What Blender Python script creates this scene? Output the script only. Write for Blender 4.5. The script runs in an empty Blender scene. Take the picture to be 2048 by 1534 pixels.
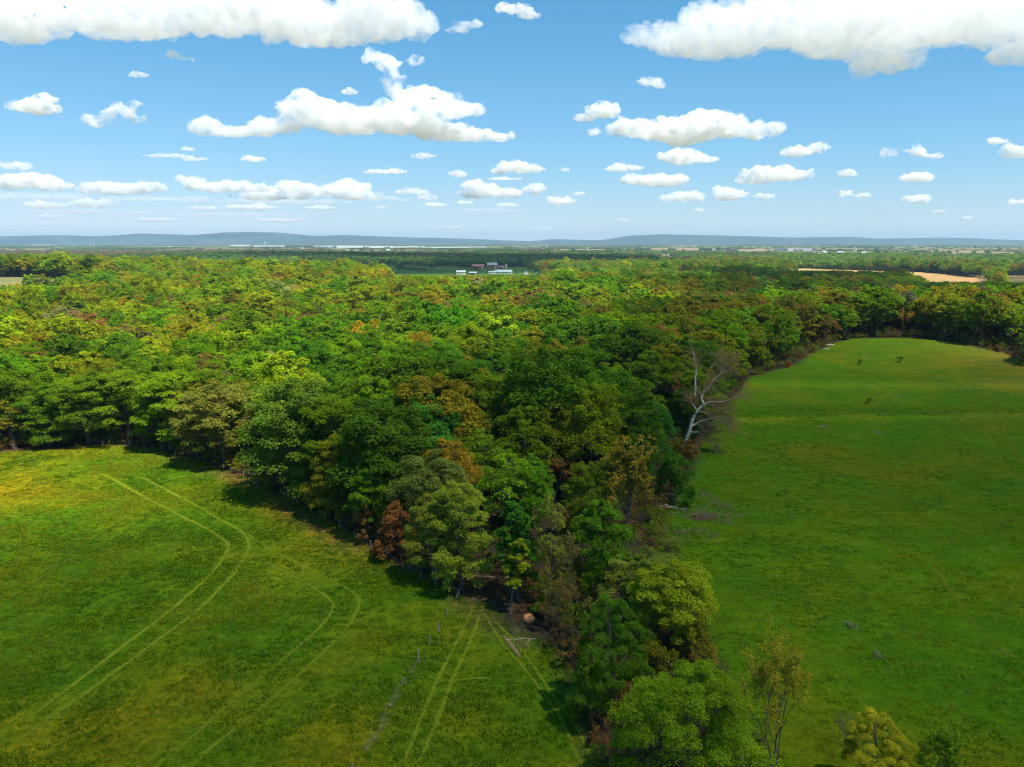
import bpy, bmesh, math, random, time
import numpy as np
from mathutils import Vector
T0 = time.time()
sc = bpy.context.scene
C = sc.collection
R = math.radians

# ------------------------------------------------------------------ camera, sky, sun, exposure
F = 1610.0                                   # focal length for a 2048 px wide frame
PITCH = math.atan(285 / F)
CZ = 60.0
cam = bpy.data.cameras.new('camera')
cam_o = bpy.data.objects.new('camera', cam)
C.objects.link(cam_o)
sc.camera = cam_o
cam.sensor_width = 36
cam.lens = 36 * F / 2048
cam.clip_start = 1
cam.clip_end = 200000
cam_o.location = (0, 0, CZ)
cam_o.rotation_euler = (math.pi / 2 - PITCH, 0, 0)

SUN_EL, SUN_AZ = R(63), R(128)                # azimuth clockwise from +Y (straight ahead)
w = bpy.data.worlds.new('World')
sc.world = w
w.use_nodes = True
wn = w.node_tree
bg = wn.nodes['Background']
sky = wn.nodes.new('ShaderNodeTexSky')
sky.sky_type = 'NISHITA'
sky.sun_disc = False
sky.sun_elevation = SUN_EL
sky.sun_rotation = SUN_AZ
sky.altitude = 100
sky.air_density = 1.0
sky.dust_density = 0.0
sky.ozone_density = 3.0
# tone of the sky as the photograph renders it: (c*a - d) / (1 + c*b), the same everywhere
def wvec(op, a, b):
    n_ = wn.nodes.new('ShaderNodeVectorMath')
    n_.operation = op
    for k_, x_ in ((0, a), (1, b)):
        if isinstance(x_, tuple):
            n_.inputs[k_].default_value = x_
        else:
            wn.links.new(x_, n_.inputs[k_])
    return n_.outputs[0]
sky_c = sky.outputs[0]
sky_n = wvec('MAXIMUM', wvec('SUBTRACT', wvec('MULTIPLY', sky_c, (0.59, 0.97, 1.14)), (0.32, 0.0, 0.0)), (0.2, 0.0, 0.0))
sky_c = wvec('DIVIDE', sky_n, wvec('ADD', wvec('MULTIPLY', sky_c, (0.0, 0.066, 0.055)), (1.0, 1.0, 1.0)))
wn.links.new(sky_c, bg.inputs[0])
bg.inputs[1].default_value = 0.1
sun = bpy.data.lights.new('sun', 'SUN')
sun.energy = 4.6
sun.angle = R(0.5)
sun.color = (1.0, 0.95, 0.87)
sun_o = bpy.data.objects.new('sun', sun)
C.objects.link(sun_o)
SUN_DIR = Vector((math.sin(SUN_AZ) * math.cos(SUN_EL), math.cos(SUN_AZ) * math.cos(SUN_EL), math.sin(SUN_EL)))
sun_o.rotation_euler = SUN_DIR.to_track_quat('Z', 'Y').to_euler()
sc.view_settings.view_transform = 'Standard'
sc.view_settings.look = 'None'
sc.view_settings.gamma = 1
sc.view_settings.use_curve_mapping = False
sc.view_settings.exposure = 0.75
cy = sc.cycles
cy.use_denoising = True
cy.max_bounces = 14
cy.volume_bounces = 12
cy.diffuse_bounces = 3
cy.transmission_bounces = 3
cy.transparent_max_bounces = 24
cy.volume_step_rate = 0.6
cy.filter_width = 1.15
cy.use_adaptive_sampling = True
cy.adaptive_threshold = 0.015

# ------------------------------------------------------------------ numeric helpers
CP, SP = math.cos(PITCH), math.sin(PITCH)

def ray(u, v):
    """direction (forward component 1) of a photo pixel"""
    dx = (u - 1024) / F
    dy = (v - 767) / F
    return np.array([dx, CP - SP * dy, -SP - CP * dy])

def project(p):
    x, y, z = p[0], p[1], p[2] - CZ
    f = y * CP - z * SP
    d = -y * SP - z * CP
    return 1024 + F * x / f, 767 + F * d / f, f

def _hash(ix, iy, iz, seed):
    n = (ix * 374761393 + iy * 668265263 + iz * 2147483647 + seed * 1274126177) & 0xffffffff
    n = ((n ^ (n >> 13)) * 1274126177) & 0xffffffff
    n = (n ^ (n >> 16))
    return (n & 0xffff) / 65535.0

def vnoise(x, y, z, seed=0):
    x = np.asarray(x, float); y = np.asarray(y, float) + 0 * x; z = np.asarray(z, float) + 0 * x
    ix, iy, iz = np.floor(x).astype(np.int64), np.floor(y).astype(np.int64), np.floor(z).astype(np.int64)
    fx, fy, fz = x - ix, y - iy, z - iz
    fx, fy, fz = fx * fx * (3 - 2 * fx), fy * fy * (3 - 2 * fy), fz * fz * (3 - 2 * fz)
    r = 0
    for a in (0, 1):
        for b in (0, 1):
            for c in (0, 1):
                r = r + _hash(ix + a, iy + b, iz + c, seed) * (fx if a else 1 - fx) * (fy if b else 1 - fy) * (fz if c else 1 - fz)
    return r * 2 - 1

def fbm(x, y, z=0.0, octaves=4, seed=0, gain=0.5):
    s, a, t = 0, 1.0, 0
    f = 1.0
    for i in range(octaves):
        s = s + a * vnoise(np.asarray(x) * f, np.asarray(y) * f, np.asarray(z) * f, seed + i * 17)
        t += a
        a *= gain
        f *= 2.03
    return s / t

def sstep(a, b, x):
    t = np.clip((np.asarray(x, float) - a) / (b - a), 0, 1)
    return t * t * (3 - 2 * t)

def gauss(x, y, cx, cy_, sx, sy):
    return np.exp(-((x - cx) / sx) ** 2 - ((y - cy_) / sy) ** 2)

# ------------------------------------------------------------------ terrain
def height(x, y):
    x = np.asarray(x, float)
    y = np.asarray(y, float)
    edge = 980 - 260 * sstep(-230, -90, x) - 200 * sstep(150, 420, x) + 120 * sstep(-200, -700, x)
    h = -15 * sstep(0, 430, y - edge)
    h = h + 5 * gauss(x, y, -260, 960, 230, 150) + 17 * gauss(x, y, -600, 990, 230, 130) - 10 * gauss(x, y, -520, 740, 260, 90)
    # creek valley winding through the wood
    vy = 470 + 0.42 * (x + 120) + 26 * np.sin(x / 130.0)
    h = h - 9 * np.exp(-((y - vy) / 85) ** 2) * sstep(-420, -250, x) * (1 - 0.8 * sstep(430, 600, x)) * sstep(330, 430, y)
    h = h - 4 * gauss(x, y, -180, 340, 90, 60)
    # rolling pasture to the right
    pm = sstep(25, 75, x) * (1 - sstep(560, 700, y))
    h = h + pm * 1.7 * (1.1 * np.exp(-((y - 262 - 0.05 * x) / 20) ** 2) - 1.2 * np.exp(-((y - 300 - 0.02 * x) / 26) ** 2)
                  + 2.0 * np.exp(-((y - 338 + 0.04 * x) / 22) ** 2) - 1.0 * np.exp(-((y - 375) / 20) ** 2)
                  + 4.5 * gauss(x, y, 230, 440, 120, 60) - 1.5 * gauss(x, y, 120, 200, 40, 40) + 1.5 * gauss(x, y, 150, 165, 50, 22))
    h = h - 3.0 * pm * sstep(480, 640, y)
    # shallow dome of the left meadow
    h = h + 2.2 * gauss(x, y, -120, 175, 70, 60)
    # wooded rise far behind and broad roll of the plain
    far = sstep(1500, 2600, y)
    h = h + far * (15 * gauss(x, y, -850, 2900, 520, 420) + 7 * fbm(x / 1700, y / 1300, 3.0, 3, 5))
    h = h - 12 * sstep(9000, 19000, np.hypot(x, y))
    h = h + 0.35 * fbm(x / 45.0, y / 45.0, 0, 2, 9) * (1 - sstep(500, 900, np.hypot(x, y)))
    return h

def ground(u, v, zoff=0.0):
    """the point of the terrain a photo pixel looks at"""
    d = ray(u, v)
    t = 40 * 1.008 ** np.arange(900)
    for k in range(3):
        below = CZ + d[2] * t < height(d[0] * t, d[1] * t) + zoff
        if not below.any():
            b = t[-1]
            break
        n = int(np.argmax(below))
        b = t[n]
        t = np.linspace(t[max(n - 1, 0)], t[n], 60)
    q = d * b
    return Vector((q[0], q[1], float(height(q[0], q[1]))))

def at(x, y, dz=0.0):
    return Vector((x, y, float(height(x, y)) + dz))

def inside(px, py, poly):
    px = np.asarray(px, float); py = np.asarray(py, float)
    r = np.zeros(px.shape, bool)
    n = len(poly)
    j = n - 1
    for i in range(n):
        xi, yi = poly[i]; xj, yj = poly[j]
        c = ((yi > py) != (yj > py)) & (px < (xj - xi) * (py - yi) / (yj - yi + 1e-12) + xi)
        r ^= c
        j = i
    return r

def poly_dist(px, py, pts, closed=True):
    px = np.asarray(px, float); py = np.asarray(py, float)
    d = np.full(px.shape, 1e9)
    n = len(pts)
    for i in range(n if closed else n - 1):
        ax, ay = pts[i]; bx, by = pts[(i + 1) % n]
        l2 = (bx - ax) ** 2 + (by - ay) ** 2 + 1e-9
        t = np.clip(((px - ax) * (bx - ax) + (py - ay) * (by - ay)) / l2, 0, 1)
        d = np.minimum(d, np.hypot(px - ax - t * (bx - ax), py - ay - t * (by - ay)))
    return d

def gp(lst):
    return [tuple(ground(u, v))[:2] for u, v in lst]

# field outlines, as they lie on the ground
FENCE_PX = [(0, 903), (80, 897), (150, 892), (210, 889), (260, 890), (305, 896), (352, 908), (397, 921), (440, 936), (488, 954),
            (515, 965), (567, 990), (623, 1016), (650, 1034), (680, 1051), (709, 1073), (742, 1092), (772, 1112), (807, 1135), (842, 1153), (872, 1167), (897, 1178), (919, 1188)]
MEADOW = gp([(-330, 935)] + FENCE_PX + [(945, 1190), (985, 1212), (1010, 1240), (1040, 1262), (1085, 1275), (1120, 1300), (1150, 1350), (1165, 1410), (1190, 1470), (1215, 1560)]) + [(14, 60), (10, -260), (-420, -260), (-420, 120)]
PASTURE = gp([(1520, 1700), (1500, 1534), (1465, 1430), (1430, 1340), (1400, 1260), (1372, 1180), (1330, 1105), (1318, 1060), (1322, 1020), (1362, 980), (1385, 925), (1400, 880), (1440, 815), (1480, 775), (1530, 745),
              (1590, 728), (1635, 700), (1670, 684), (1705, 677), (1800, 675), (1880, 679), (1960, 695), (2048, 716), (2200, 752), (2420, 800)]) + [(520, 60), (520, -260), (30, -260)]
CLEARINGS = {
    'farm_meadow': [(-330, 1420), (-150, 1330), (-20, 1290), (70, 1480), (60, 2300), (-120, 2350), (-420, 2380)],
    'pale_field': [(-800, 830), (-600, 800), (-490, 815), (-450, 880), (-470, 930), (-560, 975), (-800, 990)],
    'tan_field': [(600, 1720), (640, 1330), (560, 1090), (640, 1075), (800, 1350), (960, 1650), (1000, 1950), (760, 2260)],
    'plough_field': [(655, 1080), (1500, 1040), (2000, 1700), (1015, 1800), (965, 1650), (805, 1345)],
    'green_field': [(-2300, 1700), (-1150, 1720), (-1150, 1900), (-2300, 1950)],
    'house_plot': [(395, 1130), (470, 1120), (500, 1330), (410, 1340)],
}
rng = np.random.default_rng(7)

# ------------------------------------------------------------------ object helpers
def T(*a):
    print('%6.1f' % (time.time() - T0), *a)

def tag(o, label=None, cat=None, group=None, kind=None):
    if label: o['label'] = label
    if cat: o['category'] = cat
    if group: o['group'] = group
    if kind: o['kind'] = kind
    return o

def mesh_np(name, verts, faces, mats=(), smooth=False):
    me = bpy.data.meshes.new(name)
    verts = np.asarray(verts, np.float32)
    faces = np.asarray(faces, np.int32)
    me.vertices.add(len(verts))
    me.vertices.foreach_set('co', verts.ravel())
    k = faces.shape[1]
    me.loops.add(faces.size)
    me.loops.foreach_set('vertex_index', faces.ravel())
    me.polygons.add(len(faces))
    me.polygons.foreach_set('loop_start', np.arange(0, faces.size, k, dtype=np.int32))
    me.polygons.foreach_set('loop_total', np.full(len(faces), k, np.int32))
    if smooth:
        me.polygons.foreach_set('use_smooth', np.ones(len(faces), bool))
    me.update(calc_edges=True)
    for m in mats:
        me.materials.append(m)
    return me

def link(name, me, parent=None, loc=None):
    o = bpy.data.objects.new(name, me)
    C.objects.link(o)
    if parent is not None:
        o.parent = parent
    if loc is not None:
        o.location = loc
    return o

def empty(name, loc=(0, 0, 0), rz=0.0):
    o = bpy.data.objects.new(name, None)
    o.empty_display_size = 0.5
    C.objects.link(o)
    o.location = loc
    o.rotation_euler = (0, 0, rz)
    return o

class MB:
    """collects boxes, prisms and bars into one mesh"""
    def __init__(self):
        self.v, self.f = [], []
    def add(self, vs, fs):
        n = len(self.v)
        self.v += [tuple(p) for p in vs]
        self.f += [tuple(i + n for i in f) for f in fs]
    def box(self, x0, x1, y0, y1, z0, z1):
        self.add([(x0, y0, z0), (x1, y0, z0), (x1, y1, z0), (x0, y1, z0), (x0, y0, z1), (x1, y0, z1), (x1, y1, z1), (x0, y1, z1)],
                 [(3, 2, 1, 0), (4, 5, 6, 7), (0, 1, 5, 4), (1, 2, 6, 5), (2, 3, 7, 6), (3, 0, 4, 7)])
        return self
    def gable(self, x0, x1, y0, y1, z0, zr, thick=0.0):
        ym = (y0 + y1) / 2
        self.add([(x0, y0, z0), (x1, y0, z0), (x1, y1, z0), (x0, y1, z0), (x0, ym, zr), (x1, ym, zr)],
                 [(3, 2, 1, 0), (0, 1, 5, 4), (2, 3, 4, 5), (0, 4, 3), (1, 2, 5)])
        return self
    def roof(self, x0, x1, y0, y1, z0, zr, t=0.25):
        ym = (y0 + y1) / 2
        v = []
        for x in (x0, x1):
            v += [(x, y0, z0), (x, ym, zr), (x, y1, z0), (x, y0, z0 + t), (x, ym, zr + t), (x, y1, z0 + t)]
        self.add(v, [(0, 1, 4, 3), (1, 2, 5, 4), (9, 10, 7, 6), (10, 11, 8, 7), (3, 4, 10, 9), (4, 5, 11, 10), (6, 7, 1, 0), (7, 8, 2, 1), (0, 3, 9, 6), (5, 2, 8, 11)])
        return self
    def cyl(self, c, r0, r1, z0, z1, n=16):
        vs, fs = [], []
        for z, r in ((z0, r0), (z1, r1)):
            for i in range(n):
                a = 2 * math.pi * i / n
                vs.append((c[0] + r * math.cos(a), c[1] + r * math.sin(a), z))
        for i in range(n):
            j = (i + 1) % n
            fs.append((i, j, n + j, n + i))
        fs.append(tuple(range(n - 1, -1, -1)))
        fs.append(tuple(range(n, 2 * n)))
        self.add(vs, fs)
        return self
    def lathe(self, c, prof, n=18):
        vs, fs = [], []
        for r, z in prof:
            for i in range(n):
                a = 2 * math.pi * i / n
                vs.append((c[0] + r * math.cos(a), c[1] + r * math.sin(a), z))
        for k in range(len(prof) - 1):
            for i in range(n):
                j = (i + 1) % n
                fs.append((k * n + i, k * n + j, (k + 1) * n + j, (k + 1) * n + i))
        self.add(vs, fs)
        return self
    def build(self, name, mat, parent=None, loc=None):
        me = bpy.data.meshes.new(name)
        me.from_pydata(self.v, [], self.f)
        me.update()
        me.materials.append(mat)
        return link(name, me, parent, loc)

def tube(path, radii, sides=5):
    """verts, quads of a tapered tube along a polyline"""
    path = np.asarray(path, float)
    n = len(path)
    tan = np.gradient(path, axis=0)
    tan /= np.linalg.norm(tan, axis=1)[:, None] + 1e-9
    ref = np.where(np.abs(tan[:, 2:3]) > 0.9, np.array([[1.0, 0, 0]]), np.array([[0, 0, 1.0]]))
    a = np.cross(tan, ref)
    a /= np.linalg.norm(a, axis=1)[:, None] + 1e-9
    b = np.cross(tan, a)
    ang = np.arange(sides) * 2 * math.pi / sides
    ring = a[:, None, :] * np.cos(ang)[None, :, None] + b[:, None, :] * np.sin(ang)[None, :, None]
    v = (path[:, None, :] + ring * np.asarray(radii)[:, None, None]).reshape(-1, 3)
    i = np.arange(n - 1)[:, None] * sides
    j = np.arange(sides)[None, :]
    k = (j + 1) % sides
    f = np.stack([i + j, i + k, i + sides + k, i + sides + j], -1).reshape(-1, 4)
    return v, f

class NP:
    def __init__(self):
        self.v, self.f, self.a, self.n = [], [], [], 0
    def add(self, v, f, a=None):
        self.v.append(v)
        self.f.append(f + self.n)
        self.n += len(v)
        if a is not None:
            self.a.append(a)
    def get(self):
        return np.concatenate(self.v), np.concatenate(self.f)

# ------------------------------------------------------------------ materials
def mat_new(name):
    m = bpy.data.materials.new(name)
    m.use_nodes = True
    m.node_tree.nodes.clear()
    return m, m.node_tree.nodes, m.node_tree.links

def ramp(nodes, pts):
    r = nodes.new('ShaderNodeValToRGB')
    e = r.color_ramp.elements
    while len(e) < len(pts):
        e.new(0.5)
    for i, (p, c) in enumerate(pts):
        e[i].position = p
        e[i].color = (*c, 1)
    return r

def mixc(nodes, links, blend, fac, a, b):
    m = nodes.new('ShaderNodeMix')
    m.data_type = 'RGBA'
    m.blend_type = blend
    for sock, val in ((m.inputs[0], fac), (m.inputs[6], a), (m.inputs[7], b)):
        if hasattr(val, 'node'):
            links.new(val, sock)
        else:
            sock.default_value = val if not isinstance(val, tuple) or len(val) == 4 else (*val, 1)
    return m.outputs[2]

def plain(name, col, rough=0.8, var=0.15, scale=1.5, metal=0.0, bump=0.0):
    m, n, l = mat_new(name)
    out = n.new('ShaderNodeOutputMaterial')
    p = n.new('ShaderNodeBsdfPrincipled')
    tc = n.new('ShaderNodeTexCoord')
    nz = n.new('ShaderNodeTexNoise')
    nz.inputs['Scale'].default_value = scale
    nz.inputs['Detail'].default_value = 5
    l.new(tc.outputs['Object'], nz.inputs['Vector'])
    r = ramp(n, [(0.3, tuple(c * (1 - var) for c in col)), (0.7, tuple(min(1, c * (1 + var)) for c in col))])
    l.new(nz.outputs[0], r.inputs[0])
    l.new(r.outputs[0], p.inputs['Base Color'])
    p.inputs['Roughness'].default_value = rough
    p.inputs['Metallic'].default_value = metal
    p.inputs['Specular IOR Level'].default_value = 0.2
    if bump:
        b = n.new('ShaderNodeBump')
        b.inputs['Strength'].default_value = bump
        l.new(nz.outputs[0], b.inputs['Height'])
        l.new(b.outputs[0], p.inputs['Normal'])
    l.new(p.outputs[0], out.inputs[0])
    return m

def leaf_material():
    m, n, l = mat_new('leaves')
    out = n.new('ShaderNodeOutputMaterial')
    at_ = n.new('ShaderNodeAttribute')
    at_.attribute_type = 'INSTANCER'
    at_.attribute_name = 'tint'
    lv = n.new('ShaderNodeAttribute')
    lv.attribute_type = 'GEOMETRY'
    lv.attribute_name = 'lv'
    lv2 = n.new('ShaderNodeAttribute')
    lv2.attribute_type = 'GEOMETRY'
    lv2.attribute_name = 'age'
    warm = mixc(n, l, 'MULTIPLY', 1.0, at_.outputs['Color'], (1.28, 1.10, 0.9))
    c1 = mixc(n, l, 'MIX', lv2.outputs['Fac'], at_.outputs['Color'], warm)
    sc_ = n.new('ShaderNodeVectorMath')
    sc_.operation = 'SCALE'
    l.new(c1, sc_.inputs[0])
    l.new(lv.outputs['Fac'], sc_.inputs['Scale'])
    sc2 = n.new('ShaderNodeVectorMath'); sc2.operation = 'SCALE'; sc2.inputs['Scale'].default_value = 1.25
    l.new(sc_.outputs[0], sc2.inputs[0]); sc_ = sc2
    d = n.new('ShaderNodeBsdfDiffuse')
    t = n.new('ShaderNodeBsdfTranslucent')
    l.new(sc_.outputs[0], d.inputs[0])
    tr = mixc(n, l, 'MULTIPLY', 1.0, sc_.outputs[0], (1.15, 1.25, 0.6))
    l.new(tr, t.inputs[0])
    mx = n.new('ShaderNodeMixShader')
    mx.inputs[0].default_value = 0.4
    l.new(d.outputs[0], mx.inputs[1])
    l.new(t.outputs[0], mx.inputs[2])
    l.new(mx.outputs[0], out.inputs[0])
    return m

M_LEAF = leaf_material()
M_BARK = plain('bark', (0.105, 0.085, 0.065), 0.95, 0.45, 3.0, bump=0.5)
M_PALEBARK = plain('pale_bark', (0.62, 0.53, 0.40), 0.9, 0.3, 1.6, bump=0.3)
M_TWIG = plain('twig', (0.34, 0.22, 0.12), 0.95, 0.3, 2.0)
M_DEADWOOD = plain('dead_wood', (0.22, 0.16, 0.10), 0.95, 0.4, 2.0, bump=0.3)

def ground_material():
    m, n, l = mat_new('ground')
    out = n.new('ShaderNodeOutputMaterial')
    d = n.new('ShaderNodeBsdfDiffuse')
    at_ = n.new('ShaderNodeAttribute')
    at_.attribute_name = 'cover'
    fld = n.new('ShaderNodeAttribute')
    fld.attribute_name = 'rough'
    tc = n.new('ShaderNodeTexCoord')
    def nz(scale, detail=4, rough=0.55, vec=None, dist=0.0):
        t = n.new('ShaderNodeTexNoise')
        t.inputs['Scale'].default_value = scale
        t.inputs['Detail'].default_value = detail
        t.inputs['Roughness'].default_value = rough
        t.inputs['Distortion'].default_value = dist
        l.new(vec if vec is not None else tc.outputs['Object'], t.inputs['Vector'])
        return t.outputs[0]
    mp = n.new('ShaderNodeMapping')
    mp.inputs['Rotation'].default_value = (0, 0, R(28))
    mp.inputs['Scale'].default_value = (1, 4.5, 1)
    l.new(tc.outputs['Object'], mp.inputs['Vector'])
    big = ramp(n, [(0.36, (0.78, 0.96, 1.0)), (0.5, (1, 1, 1)), (0.62, (1.45, 1.02, 0.9))])
    l.new(nz(0.035, 6, 0.62, dist=0.6), big.inputs[0])
    mid = ramp(n, [(0.3, (0.78, 0.86, 0.9)), (0.52, (1, 1, 1)), (0.75, (1.32, 1.12, 1.0))])
    l.new(nz(0.09, 5, 0.6, mp.outputs[0]), mid.inputs[0])
    fine = ramp(n, [(0.36, (0.58, 0.66, 0.6)), (0.5, (1, 1, 1)), (0.64, (1.55, 1.38, 1.25))])
    fz = nz(1.5, 7, 0.85)
    l.new(fz, fine.inputs[0])
    tuft = ramp(n, [(0.32, (0.5, 0.64, 0.7)), (0.5, (1, 1, 1)), (0.68, (1.5, 1.28, 1.1))])
    tz = nz(0.42, 5, 0.65, dist=1.2)
    l.new(tz, tuft.inputs[0])
    c = mixc(n, l, 'MULTIPLY', 1.0, at_.outputs['Color'], big.outputs[0])
    c = mixc(n, l, 'MULTIPLY', 1.0, c, mid.outputs[0])
    c = mixc(n, l, 'MULTIPLY', 1.0, c, fine.outputs[0])
    c = mixc(n, l, 'MULTIPLY', fld.outputs['Fac'], c, tuft.outputs[0])
    b = n.new('ShaderNodeBump')
    b.inputs['Strength'].default_value = 0.6
    b.inputs['Distance'].default_value = 0.25
    l.new(fz, b.inputs['Height'])
    b2 = n.new('ShaderNodeBump')
    b2.inputs['Strength'].default_value = 0.5
    b2.inputs['Distance'].default_value = 0.5
    l.new(tz, b2.inputs['Height'])
    l.new(b.outputs[0], b2.inputs['Normal'])
    l.new(c, d.inputs[0])
    l.new(b2.outputs[0], d.inputs['Normal'])
    l.new(d.outputs[0], out.inputs[0])
    return m

# ------------------------------------------------------------------ the ground sheet
GRASS = np.array([0.068, 0.134, 0.0040])
GRASS_R = np.array([0.070, 0.146, 0.0038])
LITTER = np.array([0.060, 0.040, 0.022])

def wood_mask(x, y):
    """1 where the far plain is wooded"""
    n = fbm(x / 900.0, y / 650.0, 1.0, 4, 31)
    d = np.hypot(x, y)
    m = (n > -0.02 + 0.42 * sstep(3900, 5000, d) - 0.2 * sstep(11500, 14000, d)).astype(float)
    m = np.where((d > 2350) & (d < 4300) & (x < 500) & (x > -1600), np.where(n > -0.55, 1.0, 0.0), m)
    m = np.where((d > 3600) & (d < 5000) & (x < -1000), 1.0, m)
    m = np.where((d > 2150) & (d < 3700) & (x > 700), np.where(n > -0.5, 1.0, 0.0), m)
    uu = 1024 + F * x / np.maximum(y, 1)
    m = np.where((y > 5200) & (y < 10500) & (((uu > 600) & (uu < 1000)) | ((uu > 1100) & (uu < 1750))) & (n < 0.42), 0.0, m)
    for p in CLEARINGS.values():
        m = np.where(inside(x, y, p), 0.0, m)
    return m

def build_ground():
    def axis(neg, pos, n, s):
        t = np.linspace(-math.asinh(neg / s), math.asinh(pos / s), n)
        return np.sinh(t) * s
    xs = axis(34000, 34000, 660, 100.0)
    ys = 190 + axis(3200, 31500, 680, 115.0)
    X, Y = np.meshgrid(xs, ys)
    Z = height(X, Y)
    nx, ny = len(xs), len(ys)
    idx = np.arange(nx * ny).reshape(ny, nx)
    f = np.stack([idx[:-1, :-1], idx[:-1, 1:], idx[1:, 1:], idx[1:, :-1]], -1).reshape(-1, 4)
    x, y = X.ravel(), Y.ravel()
    col = np.empty((len(x), 3))
    d = np.hypot(x, y)
    # near: leaf litter under the trees
    col[:] = LITTER
    inm, inp = inside(x, y, MEADOW), inside(x, y, PASTURE)
    dm = poly_dist(x, y, MEADOW)
    dp = poly_dist(x, y, PASTURE)
    nn = fbm(x / 9.0, y / 9.0, 0, 4, 3)
    am = np.where(inm, sstep(-1.0, 3.0, dm + 2.0 * nn), 0)[:, None]
    ap = np.where(inp, sstep(-1.0, 2.5, dp + 1.6 * nn), 0)[:, None]
    # the meadow is yellower where the grass is thin, greener in hollows; at the left, sunlight painted in as yellow
    yel = sstep(-0.25, 0.45, fbm(x / 42.0, y / 30.0, 0, 4, 12) + 0.35 * sstep(-60, -140, x))[:, None]
    g = GRASS * (1 - yel) + np.array([0.150, 0.172, 0.005]) * yel
    strip = (sstep(9, 2, dm + 4 * fbm(x / 14.0, y / 14.0, 0, 3, 61)) * sstep(-105, -80, x) * sstep(-20, -38, x))[:, None]   # dry straw along the fence
    g = g * (1 - 0.85 * strip) + np.array([0.15, 0.098, 0.03]) * 0.85 * strip
    lane = (sstep(7, 1, poly_dist(x, y, gp([(905, 1165), (955, 1205), (985, 1240)]), False) + 3 * nn))[:, None]
    g = g * (1 - 0.6 * lane) + np.array([0.10, 0.072, 0.024]) * 0.6 * lane
    col = col * (1 - am) + g * am
    dry = (1.3 * gauss(x, y, 300, 385, 66, 48) + 0.75 * gauss(x, y, 205, 330, 40, 14) * sstep(150, 210, x))[:, None]
    dry = np.clip(dry * (0.9 + 0.8 * fbm(x / 30.0, y / 30.0, 0, 4, 41)[:, None]), 0, 1)
    br = sstep(0.0, 0.5, fbm(x / 55.0, y / 38.0, 0, 4, 44))[:, None]
    g = GRASS_R * (1 - 0.5 * br) + np.array([0.095, 0.120, 0.005]) * 0.5 * br
    g = g * (1 - dry) + np.array([0.20, 0.145, 0.02]) * dry
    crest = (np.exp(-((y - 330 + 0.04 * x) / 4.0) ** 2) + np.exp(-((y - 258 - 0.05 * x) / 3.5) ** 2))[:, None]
    g = g + np.array([0.050, 0.046, 0.002]) * crest  # thin grass on the crests; its paler bands also paint the swells' relief
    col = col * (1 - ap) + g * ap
    # far plain: patchwork of crops, ploughland and pasture
    cx, cyy = np.floor((x + 90 * fbm(x / 500, y / 500, 0, 2, 2)) / 420.0), np.floor(y / 330.0)
    k = _hash(cx.astype(np.int64), cyy.astype(np.int64), 0 * cx.astype(np.int64), 5)
    pal = np.array([(0.07, 0.13, 0.02), (0.10, 0.15, 0.03), (0.22, 0.16, 0.085), (0.17, 0.12, 0.06), (0.06, 0.11, 0.02), (0.27, 0.22, 0.12), (0.09, 0.12, 0.03)])
    patch = pal[(k * 6.99).astype(int)]
    fw = sstep(1500, 1750, d)[:, None]
    wm = wood_mask(x, y)[:, None]
    farc = patch * (1 - wm) + np.array([0.05, 0.06, 0.02]) * wm
    col = col * (1 - fw) + farc * fw
    for name, c in (('farm_meadow', (0.055, 0.12, 0.018)), ('pale_field', (0.17, 0.19, 0.075)), ('tan_field', (0.36, 0.24, 0.105)), ('plough_field', (0.17, 0.10, 0.055)), ('green_field', (0.05, 0.12, 0.05))):
        mk = inside(x, y, CLEARINGS[name])[:, None]
        col = np.where(mk, np.array(c), col)
    rows = inside(x, y, CLEARINGS['tan_field']) & (y > 1850)
    col[rows] = (0.40, 0.30, 0.12)
    rows = inside(x, y, CLEARINGS['plough_field']) & (np.sin(y / 26.0) > 0.2)
    col[rows] = (0.06, 0.10, 0.025)
    me = mesh_np('ground', np.stack([x, y, Z.ravel()], -1), f, [ground_material()], smooth=True)
    a = me.attributes.new('cover', 'FLOAT_COLOR', 'POINT')
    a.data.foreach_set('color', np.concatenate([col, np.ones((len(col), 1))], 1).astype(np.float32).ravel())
    a = me.attributes.new('rough', 'FLOAT', 'POINT')
    a.data.foreach_set('value', (np.where(inm, 0.85, 0.45) * (1 - sstep(600, 1200, d))).astype(np.float32))
    o = link('ground', me)
    tag(o, kind='structure')

build_ground()

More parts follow.
